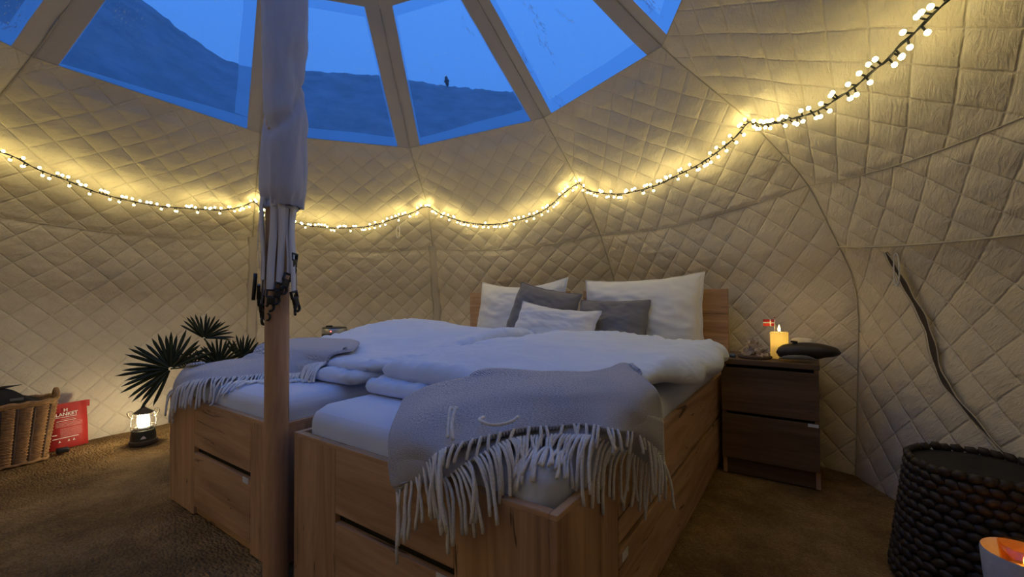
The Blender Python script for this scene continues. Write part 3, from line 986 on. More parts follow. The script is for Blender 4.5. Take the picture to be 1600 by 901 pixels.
GB = [[V_((.03 + .0 * k, .05 + .05 * k, .575)), V_((-.03, .05 + .05 * k, .53)), V_((-.04, .04 + .05 * k, .45)), V_((-.045, .03 + .06 * k, .40 + .02 * k))] for k in range(4)]
o, P = throw_sheet(GB, 'side_fall', tl, 24, 16, seed=9, amp=.004)
tassels(P, tl, .0, 1., 14, lambda s: .10, lambda s: V_((-1, -.2, 0)), 23)

# ---- pillows and cushions
def pillow(c, w, h, th, lean, roll, yaw, mat, label, cat, seed, ear=.06, pw=3.2, slump=.04, group=None, piping=None):
    R = (Matrix.Rotation(yaw, 3, 'Z') @ Matrix.Rotation(-lean, 3, 'X') @ Matrix.Rotation(-roll, 3, 'Y'))
    n = 44; F = []; B = []; edge = []
    for j in range(n + 1):
        b = -1 + 2 * j / n; rf = []; rb = []
        for i in range(n + 1):
            a = -1 + 2 * i / n
            x = a * (1 - ear * (1 - b * b) * abs(a) ** 3)
            z = b * (1 - ear * 1.3 * (1 - a * a) * abs(b) ** 3)
            prof = (max(0, 1 - abs(a) ** pw) * max(0, 1 - abs(b) ** pw)) ** .52
            prof *= 1 + .22 * -b
            X = x * w / 2; Z = z * h / 2
            Z += -slump * h * (1 - a * a) * smooth01((b + .2)) + .004 * noise.noise(V_((a * 4, b * 4, seed)))
            X += .008 * noise.noise(V_((b * 3, seed, a * 2)))
            wk = noise.noise(V_((a * 2.5, b * 2.5, seed))) * .016 + noise.noise(V_((a * 3 + b * 6, b * 3 - a * 4, seed + 3))) * .010
            rad = math.hypot(a, b)
            wk += .006 * math.sin(9 * math.atan2(b, a) + seed) * smooth01((rad - .5) / .5)
            d = prof * th / 2
            f = prof
            rf.append(R @ V_((X, -d - wk * f, Z)) + V_(c)); rb.append(R @ V_((X, d + wk * f, Z)) + V_(c))
        F.append(rf); B.append(rb)
    mb = MB(); mb.grid(F); mb.grid(B)
    bm = bmesh.new(); vs = [bm.verts.new(v) for v in mb.v]
    for f in mb.f:
        try: bm.faces.new([vs[i] for i in f])
        except ValueError: pass
    bmesh.ops.remove_doubles(bm, verts=bm.verts[:], dist=.0006)
    m2 = MB(); m2.bm(bm)
    if piping:
        r = root('cushion' if cat == 'cushion' else 'pillow', (c[0], c[1], c[2] - h / 2), label, cat, group)
        m2.build('cover', M[mat], r)
        ring = [F[0][i] for i in range(n)] + [F[j][n] for j in range(n)] + [F[n][i] for i in range(n, 0, -1)] + [F[j][0] for j in range(n, 0, -1)]
        mb = MB(); mb.tube(ring, .0035, 6, closed=True); mb.build('piping', M[piping], r)
        return r
    o = m2.build('pillow', M[mat])
    return tag(o, label, cat, group)
pillow((.555, 1.925, .775),   .76, .47, .21, .22, .02, 0, 'pillow', 'large white pillow propped on the left half of the headboard', 'pillow', 3, .05, slump=.09, group='large white pillows', piping='pillow')
pillow((1.455, 1.915, .770), .745, .47, .22, .20, .04, .0, 'pillow', 'large white pillow propped on the right half of the headboard', 'pillow', 5, .05, slump=.03, group='large white pillows', piping='pillow')
pillow((.835, 1.77, .752), .48, .40, .17, .30, -.20, .05, 'grey', 'tilted dark grey square cushion behind the small white pillow', 'cushion', 8, .04, slump=.02, group='grey cushions', piping='grey')
pillow((1.335, 1.745, .697), .44, .335, .15, .34, .0, .0, 'grey', 'dark grey square cushion leaning on the large right-hand pillow', 'cushion', 11, .03, slump=.01, group='grey cushions', piping='grey')
pillow((1.02, 1.605, .690), .56, .285, .19, .40, -.115, .02, 'pillow', 'small oblong white pillow in front of the grey cushions', 'pillow', 15, .06, 2.8, slump=.05, piping='pillow')

# ---- nightstand
ns = root('nightstand', (2.145, 1.84, 0), 'dark oak two-drawer nightstand right of the bed holding the candle', 'nightstand')
def nsp(name, mat, *bx, b=.002, parent=None):
    mb = MB(); mb.box(*bx, b=b); return mb.build(name, M[mat], parent or ns, smooth=False)
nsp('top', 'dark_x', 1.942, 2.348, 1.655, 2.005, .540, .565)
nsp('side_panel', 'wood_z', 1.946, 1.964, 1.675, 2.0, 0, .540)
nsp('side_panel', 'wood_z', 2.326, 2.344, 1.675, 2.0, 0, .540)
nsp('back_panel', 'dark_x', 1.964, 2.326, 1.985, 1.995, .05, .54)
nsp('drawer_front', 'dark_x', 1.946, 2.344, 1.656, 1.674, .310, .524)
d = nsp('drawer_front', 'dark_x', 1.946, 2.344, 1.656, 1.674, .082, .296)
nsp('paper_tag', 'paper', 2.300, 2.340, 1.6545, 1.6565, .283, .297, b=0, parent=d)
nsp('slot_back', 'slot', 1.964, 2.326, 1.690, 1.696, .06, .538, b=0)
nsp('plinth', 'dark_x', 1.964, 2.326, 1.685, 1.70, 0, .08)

# ================================================================== POLE
PX, PY = .926, -.015
pole = root('tent_pole', (PX, PY, 0), 'round pale wooden tent pole with cloth sleeve standing at the foot of the beds', 'pole')
mb = MB(); mb.lathe([(.036, 0), (.037, .02), (.0355, .1), (.035, .8), (.034, 1.5), (.033, 3.19)], (PX, PY, 0), 28)
mb.build('shaft', M['pole'], pole, auto=40)
# gathered cloth sleeve (rolled-up liner) wrapped round the upper pole
CAMR = Vector((math.cos(YAW), math.sin(YAW), 0))
mb = MB(); P = []
for k in range(101):
    t = k / 100
    z = 1.168 + (3.02 - 1.168) * t
    row = []
    for j in range(48):
        a = 2 * PI * j / 48
        g = 1 - smooth01((z - 1.168) / .05)
        rad = .060 + .006 * math.sin(3 * a + z * 2.5) + .007 * noise.noise(V_((math.cos(a) * 1.5, math.sin(a) * 1.5, z * 3)))
        rad += .010 * abs(noise.noise(V_((math.cos(a) * 2.5 + z * 4, math.sin(a) * 2.5 - z * 3, z * 5)))) - .004 * abs(noise.noise(V_((math.cos(a) * 5 - z * 9, math.sin(a) * 5 + z * 6, z * 4))))
        d = V_((math.cos(a), math.sin(a), 0))
        lob = max(0, d.dot(CAMR))
        rad += .010 * lob ** 2 - .012 * smooth01((z - 1.45) / .08) * (1 - smooth01((z - 1.62) / .1)) * lob
        # twisted tuck halfway up
        tw = math.exp(-((z - 1.50 - .10 * math.sin(a - .4)) / .018) ** 2)
        rad -= .014 * tw
        rad -= g * (.012 + .007 * math.sin(13 * a))
        off = CAMR * (.014 - .004 * t)
        row.append(V_((PX, PY, z - (.012 * max(0, -d.dot(CAMR)) * 0) )) + off + d * rad)
    P.append(row)
mb.grid(P, closed=True)
mb.build('cloth_sleeve', M['sleeve'], pole)
mb = MB(); mb.lathe([(.050, 1.160), (.048, 1.166), (.046, 1.180), (.040, 1.185)], V_((PX, PY, 0)) + CAMR * .012, 24)
mb.build('sleeve_gather', M['sleeve'], pole)
# hanging webbing straps with buckles
CAMF = Vector((-math.sin(YAW), math.cos(YAW), 0))
rnd = random.Random(4)
def strap(ang, z1, rr, wdt, buck):
    a = math.radians(ang)
    d = CAMR * math.cos(a) - CAMF * math.sin(a)
    sd = CAMR * -math.sin(a) - CAMF * math.cos(a)
    mb = MB(); P = []
    for k in range(15):
        t = k / 14; z = 1.19 + (z1 - 1.19) * t
        c = V_((PX, PY, z)) + d * (rr + .006 * math.sin(t * 5 + ang)) + sd * .004 * math.sin(t * 4 + ang * .3)
        P.append([c - sd * wdt / 2, c + sd * wdt / 2, c + sd * wdt / 2 - d * .002, c - sd * wdt / 2 - d * .002])
    mb.grid(P, closed=True)
    s = mb.build('strap', M['strap'], pole)
    if buck:
        c = V_((PX, PY, z1)) + d * (rr + .002)
        mb = MB()
        R = Matrix((sd, d, Vector((0, 0, 1)))).transposed().to_4x4()
        T = Matrix.Translation(c) @ R @ Matrix.Rotation(rnd.uniform(-.35, .35), 4, 'Y')
        def q(*b_, b=.002): mb.box(*b_, b=b, M=T)
        w = wdt / 2 + .004
        q(-w, w, -.005, .005, -.006, .0); q(-w, w, -.005, .005, -.026, -.020)           # ladder frame of the buckle
        q(-w, -w + .004, -.005, .005, -.026, 0); q(w - .004, w, -.005, .005, -.026, 0)
        q(-w * .7, w * .7, -.006, .006, -.046, -.024)
        mb.tube([T @ V_((math.cos(x) * .010, 0, -.055 + math.sin(x) * .012)) for x in [k * 2 * PI / 14 for k in range(12)]], .0045, 6)
        mb.build('buckle', M['black'], s)
strap(178, .86, .046, .017, True); strap(150, .92, .049, .020, True); strap(120, .935, .050, .018, False)
strap(78, .905, .050, .022, True); strap(52, .925, .052, .020, True); strap(28, .955, .054, .018, True)
strap(8, 1.02, .056, .020, True); strap(16, .90, .060, .018, True); strap(205, .905, .046, .018, True); strap(330, .89, .050, .018, True)
# small hook on the shaft and loose dark strap end
mb = MB(); mb.tube([V_((PX, PY, .80)) + CAMR * (-.012 + .010 * math.sin(x)) - CAMF * .038 + V_((0, 0, .02 - .011 * math.cos(x))) for x in [k * .35 for k in range(9)]], .003, 6)
mb.build('hook', M['black'], pole)
mb = MB(); mb.tube([V_((PX, PY, 0)) - CAMR * .052 - CAMF * .03 + V_((0, 0, z)) - CAMR * (.95 - z) * .08 for z in (.955, .93, .90, .872)], .006, 6)
mb.build('strap_end', M['black'], pole)

# ================================================================== LIGHT STRING
STR = [(9, .80, 2.74), (9, .9, 2.86), (0, .0, 2.985), (0, .089, 2.948), (0, .131, 2.924), (0, .197, 2.834), (0, .272, 2.775), (0, .373, 2.671), (0, .479, 2.627), (0, .593, 2.617), (0, .716, 2.661), (0, .853, 2.729), (0, .943, 2.889), (0, 1.0, 3.0),
 (1, .059, 2.768), (1, .194, 2.613), (1, .28, 2.549), (1, .421, 2.526), (1, .567, 2.562), (1, .68, 2.639), (1, .798, 2.777), (1, .899, 2.877), (1, .995, 2.986),
 (2, .092, 2.801), (2, .221, 2.643), (2, .346, 2.55), (2, .449, 2.523), (2, .551, 2.539), (2, .673, 2.586), (2, .778, 2.688), (2, .893, 2.878), (2, .995, 2.991),
 (3, .032, 2.88), (3, .117, 2.771), (3, .264, 2.67), (3, .388, 2.653), (3, .503, 2.655), (3, .616, 2.7), (3, .719, 2.735), (3, .82, 2.8), (3, .903, 2.871), (3, .955, 2.933), (3, .995, 2.98),
 (4, .03, 2.903), (4, .109, 2.83), (4, .214, 2.777), (4, .29, 2.736), (4, .367, 2.721), (4, .43, 2.728), (4, .483, 2.724), (4, .524, 2.733), (4, .578, 2.75), (4, .623, 2.753), (4, .675, 2.784), (4, .714, 2.79), (4, .755, 2.805), (4, .792, 2.819), (4, .819, 2.823), (4, .90, 2.88), (4, .99, 2.98)]
SP = []
for i, u, v in STR:
    m1, m2 = ORDER[i], ORDER[(i + 1) % 10]
    uu = min(max(u, .01), .99)
    SP.append((surf(m1, m2, u, v), inward(m1, m2, uu, v)))
CL = Vector(cam.location)
HOOKS = (2, 13, 22, 31, 42, 59)
ctrl = []
for k_, (p, n) in enumerate(SP):                       # hangs a little clear of the sloping wall between the seams
    dd = .030 + (.045 if STR[k_][0] != 4 else .075) * min(1, min(abs(k_ - h_) for h_ in HOOKS) / 3)
    tc_ = (CL - p)
    ctrl.append(p + tc_ * (dd / max(.3, tc_.dot(n))))
pts = []; nrm = []
K = 24
for k in range((len(ctrl) - 1) * K + 1):
    t = k / K
    pts.append(catmull(ctrl, t)); i = min(int(t), len(SP) - 2)
    nrm.append(SP[i][1].lerp(SP[i + 1][1], t - i).normalized())
# resample by length
acc = [0]
for a, b in zip(pts, pts[1:]): acc.append(acc[-1] + (b - a).length)
LS = acc[-1]
def along(s):
    lo, hi = 0, len(acc) - 1
    while hi - lo > 1:
        md = (lo + hi) // 2
        if acc[md] <= s: lo = md
        else: hi = md
    f = (s - acc[lo]) / max(1e-9, acc[hi] - acc[lo])
    return pts[lo].lerp(pts[hi], f), nrm[lo], (pts[hi] - pts[lo]).normalized()
ls = root('light_string', ctrl[14], 'string of warm white fairy lights on black cable looped round the tent wall', 'fairy lights')
for ph in (0, 1):
    mb = MB()
    cp = []
    for k in range(int(LS / .02) + 1):
        p, n, tg = along(min(LS - 1e-4, k * .02))
        s_ = n.cross(tg)
        cp.append(p + (n * math.cos(k * .9 + ph * PI) + s_ * math.sin(k * .9 + ph * PI)) * .0022)
    mb.tube(cp, .0022, 5)
    mb.build('cable', M['cable'], ls)
bm_ = MB()
bm_.tube([(0, 0, 0), (0, 0, .012), (0, 0, .017)], [.0028, .0028, .0034], 6)
nf = len(bm_.f)
bm_.lathe([(.0034, .0165), (.0060, .0185), (.0068, .0220), (.0060, .0260), (.0025, .0290)], (0, 0, 0), 8)
bm_.mi = [0] * nf + [2] * 16 + [1] * 16 + [2, 1]
b0 = bm_.build('bulb', [M['cable'], M['led'], M['led_side']], None)
b0.data.transform(Matrix.Translation(b0.location)); b0.location = (0, 0, 0)
bme = b0.data
bpy.data.objects.remove(b0)
rnd = random.Random(12)
NB = 294
for k in range(NB):
    s = (k + .5 + rnd.uniform(-.55, .55)) / NB * LS
    p, n, tg = along(min(max(s, 0), LS - 1e-3))
    sd = n.cross(tg)
    a = rnd.choice((-1, 1)) * rnd.uniform(.30, .56) * PI
    d = (n * math.cos(a) + sd * math.sin(a) + tg * rnd.uniform(-.4, .4)).normalized()
    o = bpy.data.objects.new('bulb', bme); COL.objects.link(o)
    o.parent = ls
    q = d.to_track_quat('Z', 'Y').to_matrix().to_4x4()
    o.matrix_local = Matrix.Translation(p - BASE[ls.name]) @ q
# the rest of the string runs on round the tent behind the viewer
rest = []
for i in range(7, 10):
    for k in range(0, 12 if i < 9 else 10):
        u = k / 12; v = 3 - .40 * math.sin(PI * u)
        m1, m2 = ORDER[i], ORDER[(i + 1) % 10]
        rest.append(surf(m1, m2, u, v) + inward(m1, m2, min(max(u, .01), .99), v) * (.03 + .04 * math.sin(PI * u)))
mb = MB(); rc = [catmull(rest, k / 4) for k in range((len(rest) - 1) * 4 + 1)]; mb.tube(rc, .003, 5); mb.build('cable', M['cable'], ls)
mb = MB(); mi = []
ac = [0.]
for a, b in zip(rc, rc[1:]): ac.append(ac[-1] + (b - a).length)
n_r = int(ac[-1] / .034); j = 0
for k in range(n_r):
    s_ = ac[-1] * (k + .5) / n_r
    while ac[j + 1] < s_: j += 1
    p = rc[j].lerp(rc[j + 1], (s_ - ac[j]) / max(1e-9, ac[j + 1] - ac[j])); tg = (rc[j + 1] - rc[j]).normalized()
    inn = (V_((CX, CY, p.z)) - p).normalized(); sd = inn.cross(tg)
    a = rnd.choice((-1, 1)) * rnd.uniform(.30, .56) * PI
    d = (inn * math.cos(a) + sd * math.sin(a)).normalized()
    T = Matrix.Translation(p) @ d.to_track_quat('Z', 'Y').to_matrix().to_4x4()
    mb.add([T @ v.co for v in bme.vertices], [tuple(q.vertices) for q in bme.polygons]); mi += [q.material_index for q in bme.polygons]
mb.mi = mi
o = mb.build('bulb_run', [M['cable'], M['led'], M['led_side']], ls); o['kind'] = 'stuff'
for j in (2, 13, 22, 31, 42, 59):                     # small cord loops that hold the cable on the seams
    p, n = SP[j]
    mb = MB(); mb.tube([p + n * (.018 + .016 * math.cos(a)) + V_((0, 0, .012 * math.sin(a))) for a in [k * 2 * PI / 12 for k in range(12)]], .002, 5, closed=True)
    mb.build('hanging_loop', M['strap'], ls)

# ================================================================== LEFT FLOOR ITEMS
# ---- camping lantern
LX, LY = -1.045, .178
ln = root('camping_lantern', (LX, LY, 0), 'lit camping lantern with wire cage standing on the matting by the wall', 'lantern')
c0 = (LX, LY, 0)
mb = MB(); mb.lathe([(.068, 0), (.070, .008), (.068, .022), (.063, .026)], c0, 28); mb.build('base_foot', M['brown_metal'], ln, auto=40)
mb = MB(); mb.lathe([(.063, .024), (.062, .05), (.056, .084), (.050, .088)], c0, 28); bs = mb.build('base_shell', M['olive'], ln, auto=40)
dv = (Vector(cam.location) - V_(c0)); dv.z = 0; dv.normalize(); sv = V_((-dv.y, dv.x, 0))
mb = MB()
for pl in ([(-.014, .040), (.014, .040), (.009, .050), (.0, .058), (-.008, .050)],):
    f = [V_(c0) + dv * (.0645) + sv * x + V_((0, 0, z)) for x, z in pl]; b_ = [q - dv * .003 for q in f]; n_ = len(f)
    mb.add(f + b_, [tuple(range(n_)), tuple(range(2 * n_ - 1, n_ - 1, -1))] + [(i, (i + 1) % n_, n_ + (i + 1) % n_, n_ + i) for i in range(n_)])
mb.build('mountain_mark', M['white_ink'], bs, smooth=False)
mb = MB(); mb.lathe([(.046, .088), (.047, .094), (.045, .100), (.040, .104)], c0, 24); mb.build('light_seat', M['silver'], ln)
mb = MB(); mb.lathe([(.044, .100), (.045, .13), (.043, .165), (.040, .186)], c0, 24); mb.build('glass', M['glass'], ln)
mb = MB(); mb.lathe([(.018, .106), (.024, .112), (.025, .140), (.022, .162), (.010, .170)], c0, 16); mb.build('light_core', M['lantern_core'], ln)
mb = MB(); mb.lathe([(.047, .184), (.048, .190), (.030, .203), (.016, .214), (.008, .219), (.007, .226), (.002, .229)], c0, 24); mb.build('cap', M['brown_metal'], ln, auto=40)
for k in range(6):
    a = k * PI / 3 + .3
    d = V_((math.cos(a), math.sin(a), 0))
    mb = MB(); mb.tube([V_(c0) + d * r_ + V_((0, 0, z)) for r_, z in ((.058, .084), (.060, .11), (.059, .15), (.053, .178), (.046, .187))], .0016, 5); mb.build('cage_wire', M['wire'], ln)
for r_, z in ((.060, .108), (.056, .170)):
    mb = MB(); mb.tube([V_(c0) + V_((math.cos(a), math.sin(a), 0)) * r_ + V_((0, 0, z)) for a in [k * 2 * PI / 28 for k in range(28)]], .0016, 5, closed=True); mb.build('cage_ring', M['wire'], ln)
for sg in (-1, 1):
    c = V_(c0) + sv * sg * .062 + V_((0, 0, .190))
    mb = MB(); mb.tube([c + sv * math.cos(a) * .013 + V_((0, 0, math.sin(a) * .014)) for a in [k * 2 * PI / 16 for k in range(16)]], .0016, 5, closed=True); mb.build('ring', M['wire'], ln)
    mb = MB(); mb.tube([c + sv * sg * (.012) + V_((0, 0, .004)), c + sv * sg * .010 + V_((0, 0, -.010)), c + V_((0, 0, -.024)), c - sv * sg * .012 + V_((0, 0, -.030))], .005, 6); mb.build('rope_end', M['rope'], ln)

# ---- red fire-blanket packet leaning on the wall
A = V_((-1.295, -.165, .0)); Bv = V_((-1.325, -.012, .0))
wv = (Bv - A); W_ = .175; wv = wv.normalized(); upv = V_((-.12, -.02, 1)).normalized(); nv = wv.cross(upv).normalized()
if nv.x < 0: nv = -nv
A = Bv - wv * W_
H_ = .262
rp = root('blanket_packet', A + wv * W_ / 2, 'flat red packet with white print leaning on the wall behind the wicker basket', 'packet')
def RP(a, b, n=0): return A + wv * a + upv * b + nv * n + V_((0, 0, .004))
mb = MB(); P = []
for k in range(13):
    b = H_ * k / 12
    puff = .006 + .012 * math.sin(PI * min(1, k / 11)) ** .6
    P.append([RP(0, b, 0), RP(.004, b, puff * .7), RP(W_ * .3, b, puff), RP(W_ * .7, b, puff), RP(W_ - .004, b, puff * .7), RP(W_, b, 0), RP(W_ * .5, b, -.004)])
mb.grid(P, closed=True)
mb.add([P[0][k] for k in range(7)], [tuple(range(7))]); mb.add([P[-1][k] for k in range(7)], [tuple(range(7))])
mb.build('pouch', M['red_pkt'], rp)
mb = MB()
f = [RP(W_ - .004, H_, .004), RP(W_ + .014, H_ - .002, .003), RP(W_ + .012, H_ - .04, .003), RP(W_ - .004, H_ - .038, .004)]
mb.add(f + [q - nv * .004 for q in f], [(0, 1, 2, 3), (7, 6, 5, 4), (0, 4, 5, 1), (1, 5, 6, 2), (2, 6, 7, 3), (3, 7, 4, 0)])
mb.build('corner_tab', M['red_pkt'], rp, smooth=False)
def packet_text(txt, a, b, size, align='LEFT'):
    cu = bpy.data.curves.new('print', 'FONT'); cu.body = txt; cu.size = size; cu.align_x = align; cu.extrude = .0003; cu.offset = size * .02
    ob = bpy.data.objects.new('tmp_print', cu); COL.objects.link(ob)
    bpy.context.view_layer.update()
    me = bpy.data.meshes.new_from_object(ob.evaluated_get(bpy.context.evaluated_depsgraph_get()))
    bpy.data.objects.remove(ob)
    me.materials.clear(); me.materials.append(M['white_ink'])
    T = Matrix((wv, upv, nv)).transposed().to_4x4()
    me.transform(Matrix.Translation(RP(a, b, .0192) - BASE[rp.name]) @ T)
    o = bpy.data.objects.new('lettering', me); COL.objects.link(o); o.parent = rp
packet_text('H', .062, .214, .026); packet_text('BLANKET', .012, .190, .0265)
def ink(a0, a1, b0, b1, tilt=0):
    mb = MB(); f = [RP(a0, b0, .0192), RP(a1, b0 + tilt, .0192), RP(a1, b1 + tilt, .0192), RP(a0, b1, .0192)]
    mb.add(f + [q - nv * .0004 for q in f], [(0, 1, 2, 3), (7, 6, 5, 4), (0, 4, 5, 1), (1, 5, 6, 2), (2, 6, 7, 3), (3, 7, 4, 0)])
    mb.build('print_line', M['white_ink'], rp, smooth=False)
ink(.02, .12, .181, .1835); ink(.05, .11, .170, .171); ink(.03, .115, .160, .1625)
for k in range(4): ink(.025, .145, .150 - k * .007, .1507 - k * .007)
for k in range(6): ink(.045, .142, .114 - k * .008, .1146 - k * .008)
ink(.01, .03, .084, .088); ink(.01, .125, .062, .0655)
for a in (.035, .075, .098):
    mb = MB(); f = [RP(a, .040, .0192), RP(a + .011, .040, .0192), RP(a + .0055, .053, .0192)]
    mb.add(f + [q - nv * .0004 for q in f], [(0, 1, 2), (5, 4, 3), (0, 3, 4, 1), (1, 4, 5, 2), (2, 5, 3, 0)]); mb.build('print_mark', M['white_ink'], rp, smooth=False)

# ---- wicker basket with black bag
def rrect(c, hx, hy, r, n, rot=0):
    raw = []
    for k in range(240):
        a = 2 * PI * k / 240
        ca, sa = math.cos(a), math.sin(a); e = .45
        x = hx * math.copysign(abs(ca) ** e, ca); y = hy * math.copysign(abs(sa) ** e, sa)
        raw.append(V_((c[0] + x * math.cos(rot) - y * math.sin(rot), c[1] + x * math.sin(rot) + y * math.cos(rot), c[2])))
    raw.append(raw[0]); ac = [0.]
    for p, q in zip(raw, raw[1:]): ac.append(ac[-1] + (q - p).length)
    pts = []; i = 0
    for k in range(n):                                   # evenly spaced round the outline
        s_ = ac[-1] * k / n
        while ac[i + 1] < s_: i += 1
        pts.append(raw[i].lerp(raw[i + 1], (s_ - ac[i]) / max(1e-9, ac[i + 1] - ac[i])))
    return pts
BC = (-1.235, -.43); BHX, BHY = .105, .245; BRT = -.03
wb = root('wicker_basket', (BC[0], BC[1], 0), 'honey-brown wicker basket with looped handle at the left edge', 'basket')
HB = .325
mb = MB(); nseg = 168
for k in range(36):
    t = k / 35; z = .012 + t * (HB - .035)
    g = .90 + .14 * t
    base_ = rrect((BC[0], BC[1], z), BHX * g, BHY * g, .05, nseg, BRT)
    pp = []
    for j, q in enumerate(base_):
        d = q - V_((BC[0], BC[1], z)); d.normalize()
        w_ = math.sin(2 * PI * j / 8)
        pp.append(q + d * (.007 * (1 if w_ > -.2 else -1.2) + .0015 * (1 if (k + j // 8) % 2 else -1)))
    mb.tube(pp, .0044 if not 16 <= k <= 17 else .0056, 5, closed=True)
o = mb.build('woven_wall', M['wicker'], wb); o['kind'] = 'stuff'
for j in range(0, nseg, 8):
    pp = []
    for k in range(9):
        t = k / 8; g = .90 + .14 * t
        q = rrect((BC[0], BC[1], .01 + t * (HB - .03)), BHX * g, BHY * g, .05, nseg, BRT)[(j + 6) % nseg]
        d = (q - V_((BC[0], BC[1], q.z))).normalized(); pp.append(q + d * .001)
    mb = MB(); mb.tube(pp, .0065, 6); mb.build('stake', M['twig'], wb)
for z, rr_, g in ((HB - .012, .009, 1.05), (HB - .0, .011, 1.07), (.008, .009, .93)):
    mb = MB(); ring = rrect((BC[0], BC[1], z), BHX * g, BHY * g, .05, 84, BRT)
    mb.tube([q + V_((0, 0, .003 * math.sin(k * 1.5))) for k, q in enumerate(ring)], rr_, 7, closed=True); mb.build('rim', M['wicker'], wb)
mb = MB(); P = [rrect((BC[0], BC[1], .012), BHX * .9 * f, BHY * .9 * f, .05, 40, BRT) for f in (.02, 1)]; mb.grid(P, closed=True); mb.build('bottom', M['wicker'], wb)
for sg in (1, -1):
    e_ = V_((BC[0] + .0, BC[1] + sg * BHY * 1.05, HB))
    mb = MB(); mb.tube([e_ + V_((.055 * math.cos(a) * .8, .006 * sg, .045 * math.sin(a))) for a in [k * PI / 12 for k in range(13)]], .0105, 8); mb.build('handle', M['wicker'], wb)
mb = MB(); P = []
for k in range(15):
    t = k / 14; ring = rrect((BC[0], BC[1], .20 + .205 * t ** .6), BHX * .93 * math.cos(t * PI / 2) + .002, BHY * .95 * math.cos(t * PI / 2) + .002, .05, 56, BRT)
    P.append([q + V_((0, 0, .030 * noise.noise(q * 9) + .022 * smooth01((q.y - BC[1] + .2) / .3) * t)) for q in ring])
mb.grid(P, closed=True)
bg = root('bag', (BC[0], BC[1], .2), 'black cloth bag with pale tag inside the wicker basket', 'bag')
mb.build('body', M['bag'], bg)
mb = MB(); mb.box(-.024, .024, -.0015, .0015, -.007, .007, M=Matrix.Translation((BC[0] + .088, BC[1] + .105, .352)) @ Matrix.Rotation(PI / 2 - .05, 4, 'Z') @ Matrix.Rotation(-.5, 4, 'X')); mb.build('tag', M['lining'], bg, smooth=False)
mb = MB(); mb.tube([V_((BC[0] + .03, BC[1] - .02, .40)), V_((BC[0] + .03, BC[1] + .06, .415)), V_((BC[0] + .03, BC[1] + .13, .42))], [.012, .008, .001], 6); mb.build('strap', M['bag'], bg)
mb = MB(); mb.box(-.022, .022, -.022, .03, 0, .028, b=.008, M=Matrix.Translation((-1.215, -.145, .004))); o = mb.build('plug', M['black'])
tag(o, 'small black plug on the matting between wicker basket and red packet', 'plug')

# ---- potted fan palm behind the left bed
pm = root('potted_palm', (-.50, .40, 0), 'dark fan palm behind the left bed, leaves showing past the throw', 'palm plant')
mb = MB(); mb.lathe([(.09, 0), (.11, .02), (.135, .20), (.14, .215), (.125, .215), (.12, .19), (.01, .185)], (-.5, .40, 0), 24); mb.build('pot', M['pot'], pm, auto=40)
mb = MB(); mb.tube([(-.5, .40, .18), (-.505, .395, .28), (-.5, .40, .40)], [.028, .022, .014], 8); mb.build('trunk', M['stem'], pm)
FN = (Vector(cam.location) - V_((-.5, .3, .6))); FN.normalize()
FR = V_((0, 0, 1)).cross(FN).normalized(); FU = FN.cross(FR)
if FR.dot(CAMR) < 0: FR = -FR
def fan(c, R_, a0, a1, n, tilt, seed):
    rnd = random.Random(seed)
    c = V_(c)
    ctr = V_((-.5, .40, .38))
    mb = MB()
    mid = (ctr + c) / 2 + V_((0, 0, .05))
    lf_r = root  # keep helper visible
    pet = MB(); pet.tube([catmull([ctr, mid, c], k / 4) for k in range(9)], [.006] * 5 + [.004] * 4, 6)
    for k in range(n):
        a = math.radians(a0 + (a1 - a0) * k / (n - 1) + rnd.uniform(-2.5, 2.5))
        d = FR * math.cos(a) + FU * math.sin(a) + FN * (tilt + rnd.uniform(-.12, .12)); d.normalize()
        sd = d.cross(FN).normalized()
        L = R_ * rnd.uniform(.86, 1.06)
        wmx = R_ * .042
        rows = []
        for j in range(7):
            t = j / 6
            w = wmx * (.35 + 1.5 * t * (1 - t) ** .7 * 1.2) * (1 if j < 6 else .1)
            ctrp = c + d * L * (.05 + .95 * t) + V_((0, 0, -.10 * R_ * t * t * abs(math.cos(a))))
            rows.append([ctrp - sd * w, ctrp - FN * w * .5, ctrp + sd * w, ctrp - FN * (w * .5 + .0012)])
        mb.grid(rows, closed=True)
    o = mb.build('fan_leaf', M['leaf'], pm); 
    pet.build('leaf_stalk', M['stem'], o)
fan((-.5, .145, .505), .215, 28, 248, 26, .05, 1)
fan((-.5, .298, .655), .15, -2, 140, 17, .15, 2)
fan((-.47, .36, .50), .16, 20, 160, 18, .1, 3)
fan((-.50, .50, .505), .16, 25, 125, 14, .1, 4)
fan((-.45, .44, .52), .26, 8, 34, 7, .1, 5)
fan((-.56, .25, .48), .12, 10, 150, 12, .2, 6)

# ---- tall black device behind the bed
sp = root('tower_device', (-.30, .98, 0), 'black round device with silver top band and tiny red light behind the bed', 'device')
c0 = (-.30, .98, 0)
mb = MB(); mb.lathe([(.074, 0), (.078, .01), (.078, .640), (.076, .644)], c0, 32); mb.build('body', M['black'], sp, auto=40)
mb = MB(); mb.lathe([(.076, .644), (.079, .647), (.079, .674), (.076, .678)], c0, 32); bd = mb.build('silver_band', M['silver'], sp, auto=40)
mb = MB(); mb.lathe([(.076, .678), (.074, .684), (.06, .686)], c0, 32); mb.build('lid', M['black'], sp)
mb = MB(); mb.lathe([(.022, .685), (.022, .694), (.015, .696)], V_(c0) - CAMR * .035, 20); mb.build('dial', M['black'], sp, auto=40)
mb = MB(); mb.lathe([(.0035, -.002), (.0035, .002)], V_(c0) + V_((0, 0, .662)) - CAMF * .079 + CAMR * .008, 10, M=Matrix.Rotation(PI / 2, 3, CAMR)); mb.build('indicator_light', M['red_led'], bd)

# ================================================================== ON THE NIGHTSTAND
NZ = .565
